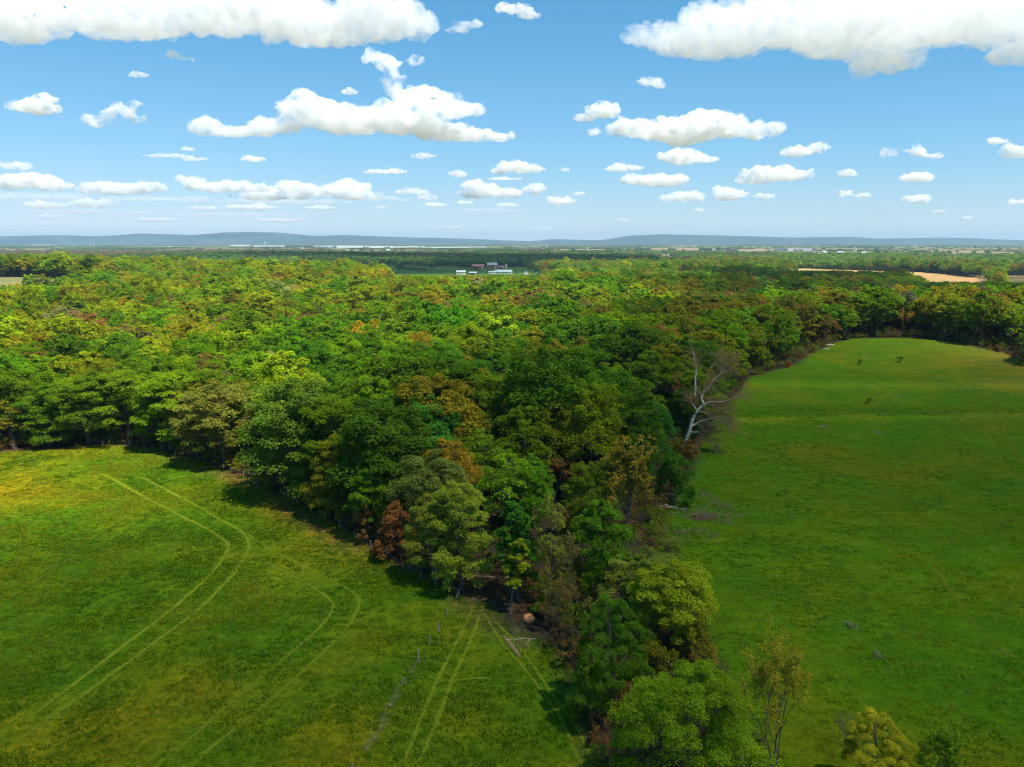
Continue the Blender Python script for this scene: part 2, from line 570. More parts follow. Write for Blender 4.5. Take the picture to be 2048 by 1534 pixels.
# ------------------------------------------------------------------ mountains on the horizon
def build_mountains():
    prof = [(-900, 478), (-500, 473), (-200, 478), (0, 474), (130, 470), (210, 473), (290, 467.5), (400, 470), (470, 464), (560, 465), (640, 472), (700, 470), (800, 474), (900, 476), (1000, 480), (1060, 482), (1100, 478.5),
            (1200, 480), (1260, 470.5), (1330, 469), (1440, 471), (1550, 475), (1700, 474), (1750, 477), (1880, 475), (2048, 480), (2300, 474), (2700, 479), (3000, 474)]
    D = 22500.0
    px = np.array([(u - 1024) / F * D for u, v in prof])
    pz = np.array([60 + (482 - v) / F * D for u, v in prof])
    xs = np.linspace(px[0], px[-1], 620)
    ys = np.linspace(-3400, 3600, 44)
    X, Y = np.meshgrid(xs, ys)
    crest = np.interp(X, px, pz)
    wob = 700 * fbm(X / 3500, 0 * X, 0, 3, 77)
    t = np.clip(1 - np.abs(Y - wob) / 2600, 0, 1) ** 1.25
    t = t * (1 + 0.10 * fbm(X / 700, Y / 900, 0, 4, 21) * np.clip(1.2 - t, 0, 1) * 2)
    Z = -30 + (crest + 30) * np.clip(t, 0, 1.02)
    n = len(xs)
    idx = np.arange(X.size).reshape(len(ys), n)
    f = np.stack([idx[:-1, :-1], idx[:-1, 1:], idx[1:, 1:], idx[1:, :-1]], -1).reshape(-1, 4)
    m = plain('mountain_woods', (0.05, 0.065, 0.03), 1.0, 0.35, 0.0012)
    m.node_tree.nodes['Principled BSDF'].inputs['Specular IOR Level'].default_value = 0
    o = link('mountains', mesh_np('mountains', np.stack([X.ravel(), Y.ravel() + D, Z.ravel()], -1), f, [m], True))
    tag(o, kind='structure')

build_mountains()
print('ground', time.time() - T0)

# ------------------------------------------------------------------ trees: patterns
def leaves(rnd, pos, nrm, size, aspect=0.62):
    """rhombus leaf sprays at pos facing nrm -> verts, quads"""
    n = len(pos)
    nrm = nrm / (np.linalg.norm(nrm, axis=1)[:, None] + 1e-9)
    r = rnd.normal(size=(n, 3))
    t = np.cross(nrm, r)
    t /= np.linalg.norm(t, axis=1)[:, None] + 1e-9
    b = np.cross(nrm, t)
    s = size[:, None]
    bend = nrm * s * 0.12
    v = np.stack([pos - t * s * 0.5 - bend, pos + b * s * 0.5 * aspect + bend, pos + t * s * 0.5 - bend, pos - b * s * 0.5 * aspect + bend], 1).reshape(-1, 3)
    f = np.arange(4 * n).reshape(-1, 4)
    return v, f

def clump_leaves(rnd, c, rad, n, size, flat=0.7, up=0.85):
    d = rnd.normal(size=(n, 3))
    d /= np.linalg.norm(d, axis=1)[:, None]
    d[:, 2] = np.where(d[:, 2] < -0.25, -d[:, 2] * 0.8, d[:, 2])
    k = rnd.uniform(0.35, 1.0, n) ** 0.6
    pos = c + d * (k * rad)[:, None] * np.array([1, 1, flat])
    nrm = d * 0.6 + np.array([0, 0, up]) + rnd.normal(size=(n, 3)) * 0.55
    return pos, nrm, size * rnd.uniform(0.65, 1.35, n)

def finish_crown(name, P, N, S, LV, AGE, rnd, aspect=0.62):
    v, f = leaves(rnd, P, N, S, aspect)
    me = mesh_np(name, v, f, [M_LEAF])
    a = me.attributes.new('lv', 'FLOAT', 'FACE')
    a.data.foreach_set('value', LV.astype(np.float32))
    a = me.attributes.new('age', 'FLOAT', 'FACE')
    a.data.foreach_set('value', AGE.astype(np.float32))
    return me

def lobed_tree(seed, H=22.0, W=11.0, base=0.22, nl=9, nclump=10, nleaf=120, leaf=0.42, shape=0.5, density=1.0, thin_trunk=1.0, bark=None, top=0.9, flat=0.9, out=0.56, lobe=1.0):
    """broadleaf tree: lobes of foliage on limbs, each lobe built from leafy clumps"""
    rnd = np.random.default_rng(seed)
    tr = NP()
    lb = NP()
    zc = H * base
    tp = [np.array([0.0, 0, -0.6])]
    lean = rnd.normal(size=2) * 0.25
    nseg = 8
    ztop = H * 0.86
    for i in range(1, nseg + 1):
        z = ztop * i / nseg
        tp.append(np.array([lean[0] * i / 2 + rnd.normal() * 0.18, lean[1] * i / 2 + rnd.normal() * 0.18, z]))
    tp = np.array(tp)
    r0 = 0.017 * H * thin_trunk
    rad = r0 * (1 - 0.88 * np.linspace(0, 1, nseg + 1)) + 0.03
    rad[0] *= 1.35
    v, f = tube(tp, rad, 7)
    tr.add(v, f)
    P, N, S, LV, AGE = [], [], [], [], []
    az0 = rnd.uniform(0, 6.28)
    for k in range(nl):
        s = (k + 0.5) / nl
        s = s ** 0.85
        z = zc + (H - zc) * (0.06 + 0.80 * s)
        prof = (max(0.02, math.sin(math.pi * min(1, (0.16 + 0.80 * s) ** shape * 0.97)))) ** 0.62
        az = az0 + k * 2.4 + rnd.uniform(-0.4, 0.4)
        rr = W / 2 * prof * (out if k < nl - 1 else 0.1) * rnd.uniform(0.8, 1.12)
        lr = W / 2 * (0.30 + 0.26 * prof) * lobe * rnd.uniform(0.72, 1.22)
        ti = np.interp(z, tp[:, 2], np.arange(len(tp)))
        axis = np.array([np.interp(z, tp[:, 2], tp[:, 0]), np.interp(z, tp[:, 2], tp[:, 1])])
        c = np.array([axis[0] + rr * math.cos(az), axis[1] + rr * math.sin(az), min(z, H - lr * 0.7)])
        zs = max(H * 0.10, c[2] - rr * rnd.uniform(0.7, 1.1) - 0.8)
        st = np.array([np.interp(zs, tp[:, 2], tp[:, 0]), np.interp(zs, tp[:, 2], tp[:, 1]), zs])
        mid = st * 0.45 + c * 0.55 + np.array([0, 0, -0.06 * rr]) + rnd.normal(size=3) * 0.25
        path = np.array([st, st * 0.7 + mid * 0.3 + rnd.normal(size=3) * 0.1, mid, mid * 0.4 + c * 0.6 + rnd.normal(size=3) * 0.15, c])
        rb = max(0.05, r0 * 0.42 * (1 - 0.5 * s))
        v, f = tube(path, np.linspace(rb, rb * 0.35, 5), 5)
        lb.add(v, f)
        shade = rnd.uniform(0.86, 1.14)
        nc = max(4, int(nclump * (lr / (W * 0.22)) ** 1.4))
        for j in range(nc):
            d = rnd.normal(size=3)
            d[2] = abs(d[2]) * 0.9 - 0.18 if rnd.random() < 0.8 else d[2]
            d[:2] += 0.5 * np.array([math.cos(az), math.sin(az)])
            d /= np.linalg.norm(d)
            cc = c + d * lr * rnd.uniform(0.62, 1.0) * np.array([1, 1, 0.95 + 0.1 * flat])
            if cc[2] > H:
                cc[2] = H - rnd.uniform(0, 0.5)
            rc = lr * rnd.uniform(0.30, 0.50)
            n = max(5, int(nleaf * density * rnd.uniform(0.6, 1.3)))
            p, q, sz = clump_leaves(rnd, cc, rc, n, leaf, flat)
            P.append(p); N.append(q); S.append(sz)
            LV.append(shade * rnd.uniform(0.86, 1.16) * rnd.uniform(0.85, 1.15, n))
            AGE.append(np.full(n, rnd.uniform(0, 0.65)) * rnd.uniform(0.5, 1.3, n))
            m2 = (c + cc) / 2 + rnd.normal(size=3) * 0.2
            v, f = tube(np.array([c * 0.9 + mid * 0.1, m2, cc]), [rb * 0.3, rb * 0.2, 0.025], 3)
            lb.add(v, f)
    tv, tf = tr.get()
    trunk = mesh_np('trunk', tv, tf, [bark or M_BARK], True)
    lv_, lf_ = lb.get()
    limbs = mesh_np('limbs', lv_, lf_, [bark or M_BARK], True)
    crown = finish_crown('crown', np.concatenate(P), np.concatenate(N), np.concatenate(S), np.concatenate(LV), np.concatenate(AGE), rnd)
    return dict(trunk=trunk, crown=crown, limbs=limbs, H=H, W=W)

def branchy_tree(seed, H=18.0, W=11.0, stems=3, depth=5, leaf=0.3, nleaf=9, spread=0.42, bark=None, base=0.3, twig=1.0, upright=0.45):
    """open tree: forking limbs all the way to the twigs, few small leaves"""
    rnd = np.random.default_rng(seed)
    tr = NP()
    P, N, S = [], [], []
    tips = []
    def grow(p, d, L, r, k):
        n = 4
        path = [p]
        q = p.copy()
        dd = d.copy()
        for i in range(n):
            dd = dd + rnd.normal(size=3) * 0.10 + np.array([0, 0, 0.05 * upright])
            dd /= np.linalg.norm(dd)
            q = q + dd * L / n
            path.append(q.copy())
        v, f = tube(np.array(path), np.linspace(r, r * 0.62, n + 1), 6 if k >= depth - 1 else (4 if k > 1 else 3))
        tr.add(v, f)
        if k <= 0:
            tips.append((q, dd))
            return
        nb = 2 if rnd.random() < 0.55 else 3
        for b in range(nb):
            s = rnd.normal(size=3)
            s -= dd * np.dot(s, dd)
            s /= np.linalg.norm(s)
            nd = dd + s * spread * rnd.uniform(0.7, 1.5)
            nd[2] += 0.12 * upright
            nd /= np.linalg.norm(nd)
            grow(path[-1] if b < 2 else path[2], nd, L * rnd.uniform(0.62, 0.86), r * 0.6, k - 1)
        if k <= 2:
            tips.append((path[2], dd))
    for s in range(stems):
        a = 6.28 * s / max(1, stems) + rnd.uniform(-0.5, 0.5)
        tilt = 0.0 if stems == 1 else rnd.uniform(0.12, 0.26)
        d = np.array([math.cos(a) * tilt, math.sin(a) * tilt, 1.0])
        d /= np.linalg.norm(d)
        p0 = np.array([math.cos(a) * 0.22, math.sin(a) * 0.22, -0.5]) * (1 if stems > 1 else 0)
        if stems == 1:
            p0 = np.array([0, 0, -0.5])
        grow(p0, d, H * base * rnd.uniform(0.85, 1.15), 0.0135 * H * (1.25 if stems == 1 else 0.85), depth)
    for q, dd in tips:
        n = rnd.integers(max(1, nleaf // 2), nleaf + 2)
        p, m, sz = clump_leaves(rnd, q, 0.75 * twig, int(n), leaf, 0.8)
        P.append(p); N.append(m); S.append(sz)
    P, N, S = np.concatenate(P), np.concatenate(N), np.concatenate(S)
    tv, tf = tr.get()
    # fit to the wanted size
    k = H / max(P[:, 2].max(), 1)
    wx = np.percentile(np.hypot(P[:, 0], P[:, 1]), 96) * 2
    kk = W / wx
    P = P * np.array([kk, kk, k]); tv = tv * np.array([kk, kk, k])
    LV = rnd.uniform(0.7, 1.35, len(P)); AGE = rnd.uniform(0, 0.8, len(P))
    return dict(trunk=mesh_np('trunk', tv, tf, [bark or M_BARK], True), crown=finish_crown('crown', P, N, S, LV, AGE, rnd), H=H, W=W)

PAT = {}
# full crowns for the nearest trees
PAT['big'] = lobed_tree(101, 17, 16, 0.08, 20, 15, 330, 0.205, 0.75, out=0.70, lobe=0.72)
PAT['big2'] = lobed_tree(102, 20, 13, 0.06, 18, 14, 230, 0.24, 0.7, out=0.68, lobe=0.76)
for i in range(6):      # wood trees with high crowns
    PAT['wood%d' % i] = lobed_tree(200 + i, 22, [12.5, 14, 13, 14.5, 12, 13.5][i], [0.26, 0.30, 0.22, 0.34, 0.26, 0.28][i], [11, 12, 11, 13, 10, 12][i], 12, 120, 0.42, [0.6, 0.7, 0.8, 0.65, 0.55, 0.75][i])
for i in range(4):      # edge trees, leafy nearly to the ground
    PAT['edge%d' % i] = lobed_tree(300 + i, 23, [12, 13, 11.5, 13.5][i], [0.07, 0.10, 0.06, 0.14][i], [16, 17, 15, 17][i], 11, 150, 0.35, [0.85, 0.8, 0.9, 0.75][i])
for i in range(3):      # loose spring crowns, limbs showing through
    PAT['loose%d' % i] = lobed_tree(400 + i, 21, [10, 9, 11][i], 0.28, 9, 11, 46, 0.42, 0.7)
PAT['column'] = lobed_tree(420, 18, 6.2, 0.12, 12, 9, 120, 0.40, 0.95)
PAT['narrow'] = lobed_tree(421, 17, 4.2, 0.30, 9, 7, 70, 0.40, 0.8)
PAT['umbrella'] = lobed_tree(422, 9, 8, 0.55, 6, 9, 60, 0.34, 0.35, flat=0.35)
PAT['open0'] = branchy_tree(500, 18, 11, 3, 6, 0.26, 7)
PAT['open1'] = branchy_tree(501, 20, 10, 1, 6, 0.32, 7, 0.44)
PAT['open2'] = branchy_tree(502, 19, 12, 4, 5, 0.36, 14, 0.45)
PAT['bare0'] = branchy_tree(503, 12, 7, 2, 5, 0.16, 2, 0.5)
PAT['bush0'] = lobed_tree(600, 5, 6, 0.02, 7, 8, 90, 0.30, 0.5, thin_trunk=0.6)
PAT['bush1'] = lobed_tree(601, 4, 5.5, 0.02, 6, 8, 55, 0.30, 0.5, thin_trunk=0.6)
# lighter patterns for the mass of trees farther back
MIDPAT = [lobed_tree(700 + i, 22, [13, 14.5, 12.5, 15, 13.5, 14][i], 0.28, 11, 9, 36, 0.76, [0.6, 0.7, 0.8, 0.6, 0.65, 0.5][i]) for i in range(6)]
MIDPAT.append(lobed_tree(710, 21, 11, 0.3, 9, 9, 13, 0.70, 0.7))
MIDPAT.append(branchy_tree(711, 20, 11, 1, 5, 0.5, 8, 0.45))
print('patterns', time.time() - T0, sum(len(p['crown'].polygons) * 2 + len(p['trunk'].polygons) * 2 for p in list(PAT.values()) + MIDPAT))

# leaf colours
DEEP = (0.066, 0.158, 0.009)
GREEN = (0.110, 0.205, 0.009)
FRESH = (0.160, 0.255, 0.009)
LIME = (0.255, 0.300, 0.011)
OLIVE = (0.185, 0.180, 0.012)
GOLD = (0.300, 0.225, 0.016)
BROWN = (0.185, 0.115, 0.032)
RUST = (0.215, 0.105, 0.030)
PALE = (0.25, 0.26, 0.095)
GREY = (0.135, 0.122, 0.085)
NAMES = {DEEP: 'dark green', GREEN: 'mid green', FRESH: 'fresh green', LIME: 'yellow green', OLIVE: 'olive', GOLD: 'golden olive', BROWN: 'brown budding', RUST: 'rust red', PALE: 'pale green', GREY: 'grey budding'}

def jitter(c, rnd, k=0.14):
    return tuple(float(x * (1 + rnd.uniform(-k, k))) for x in c)

def place_tree(pat, loc, H, W, tint, rz, label, cat='tree', group=None, name='broadleaf_tree', lean=(0, 0)):
    p = PAT[pat]
    e = empty(name, loc, rz)
    e.rotation_euler = (lean[0], lean[1], rz)
    tag(e, label, cat, group)
    s = (W / p['W'], W / p['W'], H / p['H'])
    for nm in ('trunk', 'crown'):
        o = link(nm, p[nm], e)
        o.scale = s
        if nm == 'trunk' and 'limbs' in p:
            link('limbs', p['limbs'], o)
        if nm == 'crown':
            o['tint'] = tuple(float(x) for x in tint)
    return e

def top_height(P, vtop):
    """how tall a thing at P must be to reach photo row vtop"""
    a, b = 0.0, 60.0
    for i in range(40):
        m = (a + b) / 2
        if project((P[0], P[1], P[2] + m))[1] > vtop:
            a = m
        else:
            b = m
    return a

ORD = ['nearest', 'second nearest', 'third nearest', 'fourth nearest', 'fifth nearest', 'sixth nearest', 'seventh nearest', 'eighth nearest', 'ninth nearest', 'tenth nearest', 'eleventh nearest', 'twelfth nearest']
NTH = ['first', 'second', 'third', 'fourth', 'fifth', 'sixth', 'seventh', 'eighth', 'ninth', 'tenth', 'eleventh', 'twelfth', 'thirteenth', 'fourteenth', 'fifteenth', 'sixteenth', 'seventeenth', 'eighteenth', 'nineteenth', 'twentieth']
NTH += ['twenty-' + w_ for w_ in NTH[:9]] + ['thirtieth'] + ['thirty-' + w_ for w_ in NTH[:9]]
LANDMARKS = [(922, 1040, 'the gate tree'), (1040, 1060, 'the deep green column tree'), (1255, 960, 'the golden brown tree'), (1400, 800, 'the leaning bare tree'), (1105, 945, 'the small rust red tree'), (1015, 950, 'the light green loose tree'),
             (850, 960, 'the broad olive green tree'), (672, 930, 'the olive tree by the long trunk'), (590, 850, 'the tree with the long bare trunk'), (455, 830, 'the olive yellow tree at the fence bend'), (262, 790, 'the tree with drooping bright boughs'), (60, 830, 'the left end of the fence row'),
             (880, 860, 'the rounded mid green tree'), (1000, 860, 'the fan of pale limbs'), (1318, 880, 'the dark green tree beside the leaning one'), (1600, 715, 'the near pasture corner'), (1690, 680, 'the far pasture corner'), (1880, 678, 'the far pasture crest'), (2040, 700, 'the right end of the pasture'),
             (1345, 1180, 'the tree reaching over the pasture'), (1236, 1300, 'the dense dark hedge tree'), (1108, 1090, 'the mustard loose tree'), (800, 1070, 'the larger rust bush')]

HAND = []          # (x, y, radius) already taken

def hand(u, v, vtop, wpx, pat, tint, label, cat='tree', name='broadleaf_tree', rz=None, group=None, keep=0.36, lean=(0, 0)):
    P = ground(u, v)
    H = top_height(P, vtop)
    dep = project(P)[2]
    W = wpx * dep / F
    rnd = random.Random(int(u * 7 + v))
    tint = tint if tint in NAMES else tuple(1.6 * c for c in tint)
    place_tree(pat, P, H, W, jitter(tint, rnd, 0.06), rnd.uniform(0, 6.28) if rz is None else rz, label, cat, group, name, lean)
    HAND.append((P.x, P.y, W * keep))
    return P

# --- hedge of trees running down to the lower edge of the frame
hand(1362, 1592, 1308, 300, 'big', FRESH, 'broad bright green tree at the bottom edge, widest crown of all')
hand(1545, 1540, 1268, 190, 'open0', (0.155, 0.140, 0.010), 'thin many-stemmed tree with bare dark limbs in the right pasture foreground', name='open_tree')
hand(1762, 1610, 1428, 150, 'big2', (0.23, 0.215, 0.010), 'yellow rounded tree at the bottom edge under the right pasture')
hand(1882, 1610, 1442, 120, 'open2', FRESH, 'sparse green tree right of the yellow one at the bottom edge', name='open_tree')
hand(1690, 1512, 1425, 75, 'bare0', GREY, 'small bare twiggy tree left of the yellow tree at the bottom', name='bare_tree')
hand(1236, 1442, 1182, 165, 'big2', DEEP, 'dense dark green tree above the broad bright green one')
hand(1180, 1440, 1330, 80, 'bush0', GREEN, 'leafy green bush at the left foot of the dense dark tree', 'bush', 'bush')
hand(1345, 1316, 1105, 160, 'edge1', LIME, 'yellow green tree with a bough reaching out over the right pasture')
hand(1296, 1268, 1085, 98, 'edge0', (0.11, 0.155, 0.018), 'yellow green tree just left of the one reaching over the pasture')
hand(1238, 1262, 1110, 80, 'loose1', (0.135, 0.15, 0.02), 'slim mustard tree behind the dense dark green one')
hand(1385, 1350, 1238, 100, 'open2', OLIVE, 'grey green shrubby tree at the pasture edge above the broad tree', name='open_tree')
hand(1300, 1370, 1290, 90, 'bush1', OLIVE, 'olive bush between the dark tree and the broad bright one', 'bush', 'bush')
hand(1040, 1200, 985, 82, 'column', (0.036, 0.112, 0.008), 'deep green column shaped tree right of the gate tree')
hand(1108, 1216, 988, 82, 'loose0', (0.14, 0.155, 0.02), 'mustard green loose tree right of the deep green column')
hand(922, 1178, 958, 125, 'edge2', (0.150, 0.185, 0.016), 'pale trunked yellow green tree standing at the gate')
hand(868, 1160, 985, 110, 'edge3', (0.12, 0.15, 0.016), 'yellow green tree left of the gate tree')
hand(1020, 1226, 1068, 48, 'narrow', LIME, 'slender yellow green tree with a bare trunk by the lane')
hand(1205, 1228, 1072, 80, 'wood4', DEEP, 'dark green tree tucked behind the mustard trees of the hedge')
hand(1152, 1240, 1060, 90, 'open1', (0.12, 0.10, 0.025), 'brown olive open tree in the middle of the hedge', name='open_tree')
hand(1120, 1262, 1150, 85, 'open0', (0.10, 0.085, 0.02), 'brown twiggy tree above the straw heap', name='open_tree')
hand(1185, 1310, 1190, 90, 'open2', (0.10, 0.095, 0.016), 'brown thicket tree left of the dense dark tree', name='open_tree')
hand(1090, 1235, 1165, 60, 'bush0', GREEN, 'small green bush beside the lane under the column tree', 'bush', 'bush')
hand(802, 1122, 1015, 88, 'bush0', RUST, 'larger rust red bush on the meadow fence', 'bush', 'bush')
hand(735, 1086, 1015, 66, 'bush1', RUST, 'smaller rust red bush farther up the meadow fence', 'bush', 'bush')
hand(1105, 1012, 920, 88, 'umbrella', RUST, 'small rust red tree with a flat crown inside the wood')
hand(1015, 1085, 888, 110, 'loose2', FRESH, 'light green loose crowned tree behind the gate tree')
hand(1255, 1085, 866, 175, 'open2', (0.150, 0.122, 0.012), 'large golden brown tree with fanning pale limbs beside the brush pile', name='open_tree')
hand(1196, 1055, 930, 50, 'bare0', GREY, 'bare grey snag left of the golden brown tree', name='bare_tree')
hand(1352, 1006, 905, 78, 'bush0', DEEP, 'dark green bush at the pasture edge above the brush pile', 'bush', 'bush')
hand(1296, 955, 800, 100, 'edge2', (0.026, 0.088, 0.014), 'tall dark green tree touching the leaning bare tree on its left')
hand(1375, 925, 880, 50, 'bush1', BROWN, 'brown bush at the foot of the leaning bare tree', 'bush', 'bush')
hand(1262, 985, 770, 130, 'edge3', DEEP, 'dark green tree above the golden brown one')
# --- front row of the wood along the meadow fence, left to right
hand(30, 897, 800, 100, 'loose0', OLIVE, 'olive slim tree at the far left end of the fence row')
hand(100, 890, 760, 120, 'edge0', GREEN, 'second tree from the left in the meadow fence row')
hand(180, 886, 735, 130, 'edge1', GREEN, 'third tree from the left in the meadow fence row')
hand(262, 884, 722, 135, 'edge3', FRESH, 'fourth tree from the left in the meadow fence row, bright boughs drooping')
hand(345, 898, 735, 140, 'edge2', FRESH, 'tree with fresh green crown just left of the forked trunk by the fence')
hand(388, 912, 780, 75, 'loose1', (0.10, 0.12, 0.02), 'slim forked tree with bare trunk at the fence bend')
hand(455, 930, 752, 150, 'edge1', (0.12, 0.125, 0.018), 'olive yellow tree right of the fence bend')
hand(590, 1000, 742, 185, 'edge0', (0.085, 0.14, 0.014), 'tall wide tree with long bare trunk in front of the fence row')
hand(672, 1035, 870, 110, 'edge2', OLIVE, 'olive tree right of the long bare trunk')
hand(755, 1075, 895, 115, 'edge3', GREEN, 'mid green tree above the smaller rust bush')
hand(850, 1095, 900, 150, 'edge1', (0.085, 0.11, 0.018), 'broad olive green tree above the larger rust bush')
hand(765, 1010, 820, 110, 'edge0', (0.04, 0.125, 0.014), 'fresh mid green tree behind the fence row above the olive one')
hand(880, 1005, 790, 140, 'wood1', (0.04, 0.118, 0.013), 'rounded mid green tree in the wood behind the broad olive one')
hand(1000, 985, 805, 90, 'open1', OLIVE, 'open tree with a fan of pale limbs deep in the dark wood', name='open_tree')

# --- the leaning, nearly bare tree at the pasture corner, limb by limb
def bare_leaning_tree():
    B = ground(1368, 902)
    dep = project(B)[2]
    rnd = np.random.default_rng(5)
    def pt(zx, zy, dy):
        u, v = 1300 + zx / 5.68, 660 + zy / 5.68
        r = ray(u, v)
        t = (B.y + dy) / r[1]
        p = r * t
        return np.array([p[0] - B.x, p[1] - B.y, CZ + p[2] - B.z])
    e = empty('leaning_bare_tree', B)
    tag(e, 'leaning nearly bare tree with pale twisting limbs at the pasture corner', 'tree')
    tr = NP(); li = NP(); tw = NP()
    def limb(store, pts, r0, r1, sides=6):
        pp = np.array([pt(a, b, c) for a, b, c in pts])
        t = np.linspace(0, 1, len(pp)); tt = np.linspace(0, 1, len(pp) * 3)
        q = np.stack([np.interp(tt, t, pp[:, i]) for i in range(3)], -1)
        q[1:-1] += rnd.normal(size=(len(q) - 2, 3)) * 0.09
        v, f = tube(q, np.linspace(r0, r1, len(q)) * 1.5, sides)
        store.add(v, f)
        return q
    limb(tr, [(375, 1375, 0), (400, 1280, 0), (430, 1200, 0), (460, 1090, -.3), (490, 1010, -.5), (520, 950, -.6), (560, 890, -.8)], 0.42, 0.24, 9)
    ends = []
    L = [([(560, 890, -.8), (640, 830, -1.2), (700, 815, -1.6), (850, 810, -2.4), (960, 770, -3), (1050, 735, -3.2)], .22, .05),
         ([(462, 1090, -.3), (560, 1040, -1), (700, 1000, -2), (830, 990, -3), (900, 1020, -3.4)], .22, .06),
         ([(700, 1000, -2), (800, 1020, -2.4), (900, 1075, -2.8), (970, 1155, -3)], .10, .03),
         ([(455, 1152, -.1), (560, 1168, -.8), (650, 1215, -1.4), (682, 1282, -1.6), (750, 1320, -1.8)], .13, .04),
         ([(520, 1060, -.7), (600, 1110, -1.3), (650, 1165, -1.6)], .09, .03),
         ([(640, 1035, -1.6), (700, 1080, -1.2), (745, 1140, -1)], .07, .025),
         ([(530, 915, -.7), (490, 850, .4), (450, 785, 1.2)], .13, .04),
         ([(545, 920, -.7), (630, 940, -1.8), (690, 970, -2.4)], .08, .03),
         ([(612, 840, -1), (582, 770, .6), (600, 720, 1.5), (660, 655, 2.4), (705, 585, 3), (800, 500, 3.6), (880, 400, 4.2), (955, 310, 4.6)], .19, .04),
         ([(600, 720, 1.5), (540, 735, 1.2), (510, 765, 1)], .09, .03),
         ([(800, 500, 3.6), (860, 470, 3.2), (950, 430, 2.8)], .08, .03),
         ([(705, 585, 3), (720, 540, 3.8), (800, 490, 4.4)], .07, .03),
         ([(700, 430, 4.2), (740, 370, 4.6), (770, 310, 5)], .07, .025),
         ([(800, 500, 3.6), (815, 400, 4.6), (830, 350, 5)], .07, .025),
         ([(512, 600, 5), (525, 480, 5.3), (515, 370, 5.6), (490, 250, 6)], .15, .04),
         ([(640, 820, -1), (720, 860, -2), (800, 890, -2.8), (900, 900, -3)], .07, .025)]
    segs = []
    for pts, a, b in L:
        q = limb(li, pts, a, b)
        segs.append(q)
    limb(li, [(512, 760, 4.6), (512, 600, 5)], .22, .16)
    P, N, S = [], [], []
    for q in segs:
        for k in range(3, len(q)):
            for j in range(6):
                d = rnd.normal(size=3) * 0.8 + (q[k] - q[k - 1]) / (np.linalg.norm(q[k] - q[k - 1]) + 1e-6) * 0.8 + np.array([0.1, 0, 0.15])
                Lg = rnd.uniform(0.8, 2.6)
                m = q[k] + d * Lg * 0.5 + rnd.normal(size=3) * 0.1
                en = q[k] + d * Lg
                v, f = tube(np.array([q[k], m, en]), [0.05, 0.035, 0.02], 3)
                tw.add(v, f)
                for s in range(2):
                    d2 = d + rnd.normal(size=3) * 0.6
                    e2 = m + d2 * Lg * 0.45
                    v, f = tube(np.array([m, (m + e2) / 2 + rnd.normal(size=3) * .05, e2]), [0.02, 0.015, 0.01], 3)
                    tw.add(v, f)
                    nlf = 9
                    P.append(e2 + rnd.normal(size=(nlf, 3)) * 0.35)
                    N.append(rnd.normal(size=(nlf, 3)) + np.array([0, 0, .6])); S.append(rnd.uniform(0.12, 0.3, nlf))
    for st, nm, m in ((tr, 'trunk', M_PALEBARK), (li, 'limbs', M_PALEBARK), (tw, 'twigs', M_TWIG)):
        v, f = st.get()
        link(nm, mesh_np(nm, v, f, [m], True), e)
    P, N, S = np.concatenate(P), np.concatenate(N), np.concatenate(S)
    cr = link('crown', finish_crown('crown', P, N, S, rnd.uniform(.7, 1.3, len(P)), rnd.uniform(0, .8, len(P)), rnd), e)
    cr['tint'] = (0.21, 0.115, 0.04)
    global SYC_DEPTH
    SYC_DEPTH = dep
    HAND.append((B.x, B.y, 7))
    HAND.append((B.x + 7, B.y, 9))
    HAND.append((B.x + 4, B.y - 8, 7))
    HAND.append((B.x + 12, B.y + 12, 8))

bare_leaning_tree()

# ------------------------------------------------------------------ trees: the wood
def in_wood(x, y):
    r = ~inside(x, y, MEADOW) & ~inside(x, y, PASTURE)
    r &= ~((poly_dist(x, y, MEADOW) < 2.5))
    r &= ~((poly_dist(x, y, PASTURE) < 2.0))
    for p in CLEARINGS.values():
        r &= ~inside(x, y, p)
    return r

def scatter(x0, x1, y0, y1, cell, rnd, jit=0.38):
    """jittered hexagonal points"""
    ny = int((y1 - y0) / (cell * 0.866)); nx = int((x1 - x0) / cell)
    j, i = np.meshgrid(np.arange(ny), np.arange(nx), indexing='ij')
    x = x0 + (i + 0.5 * (j % 2)) * cell + rnd.uniform(-jit, jit, i.shape) * cell
    y = y0 + j * cell * 0.866 + rnd.uniform(-jit, jit, i.shape) * cell
    return x.ravel(), y.ravel()

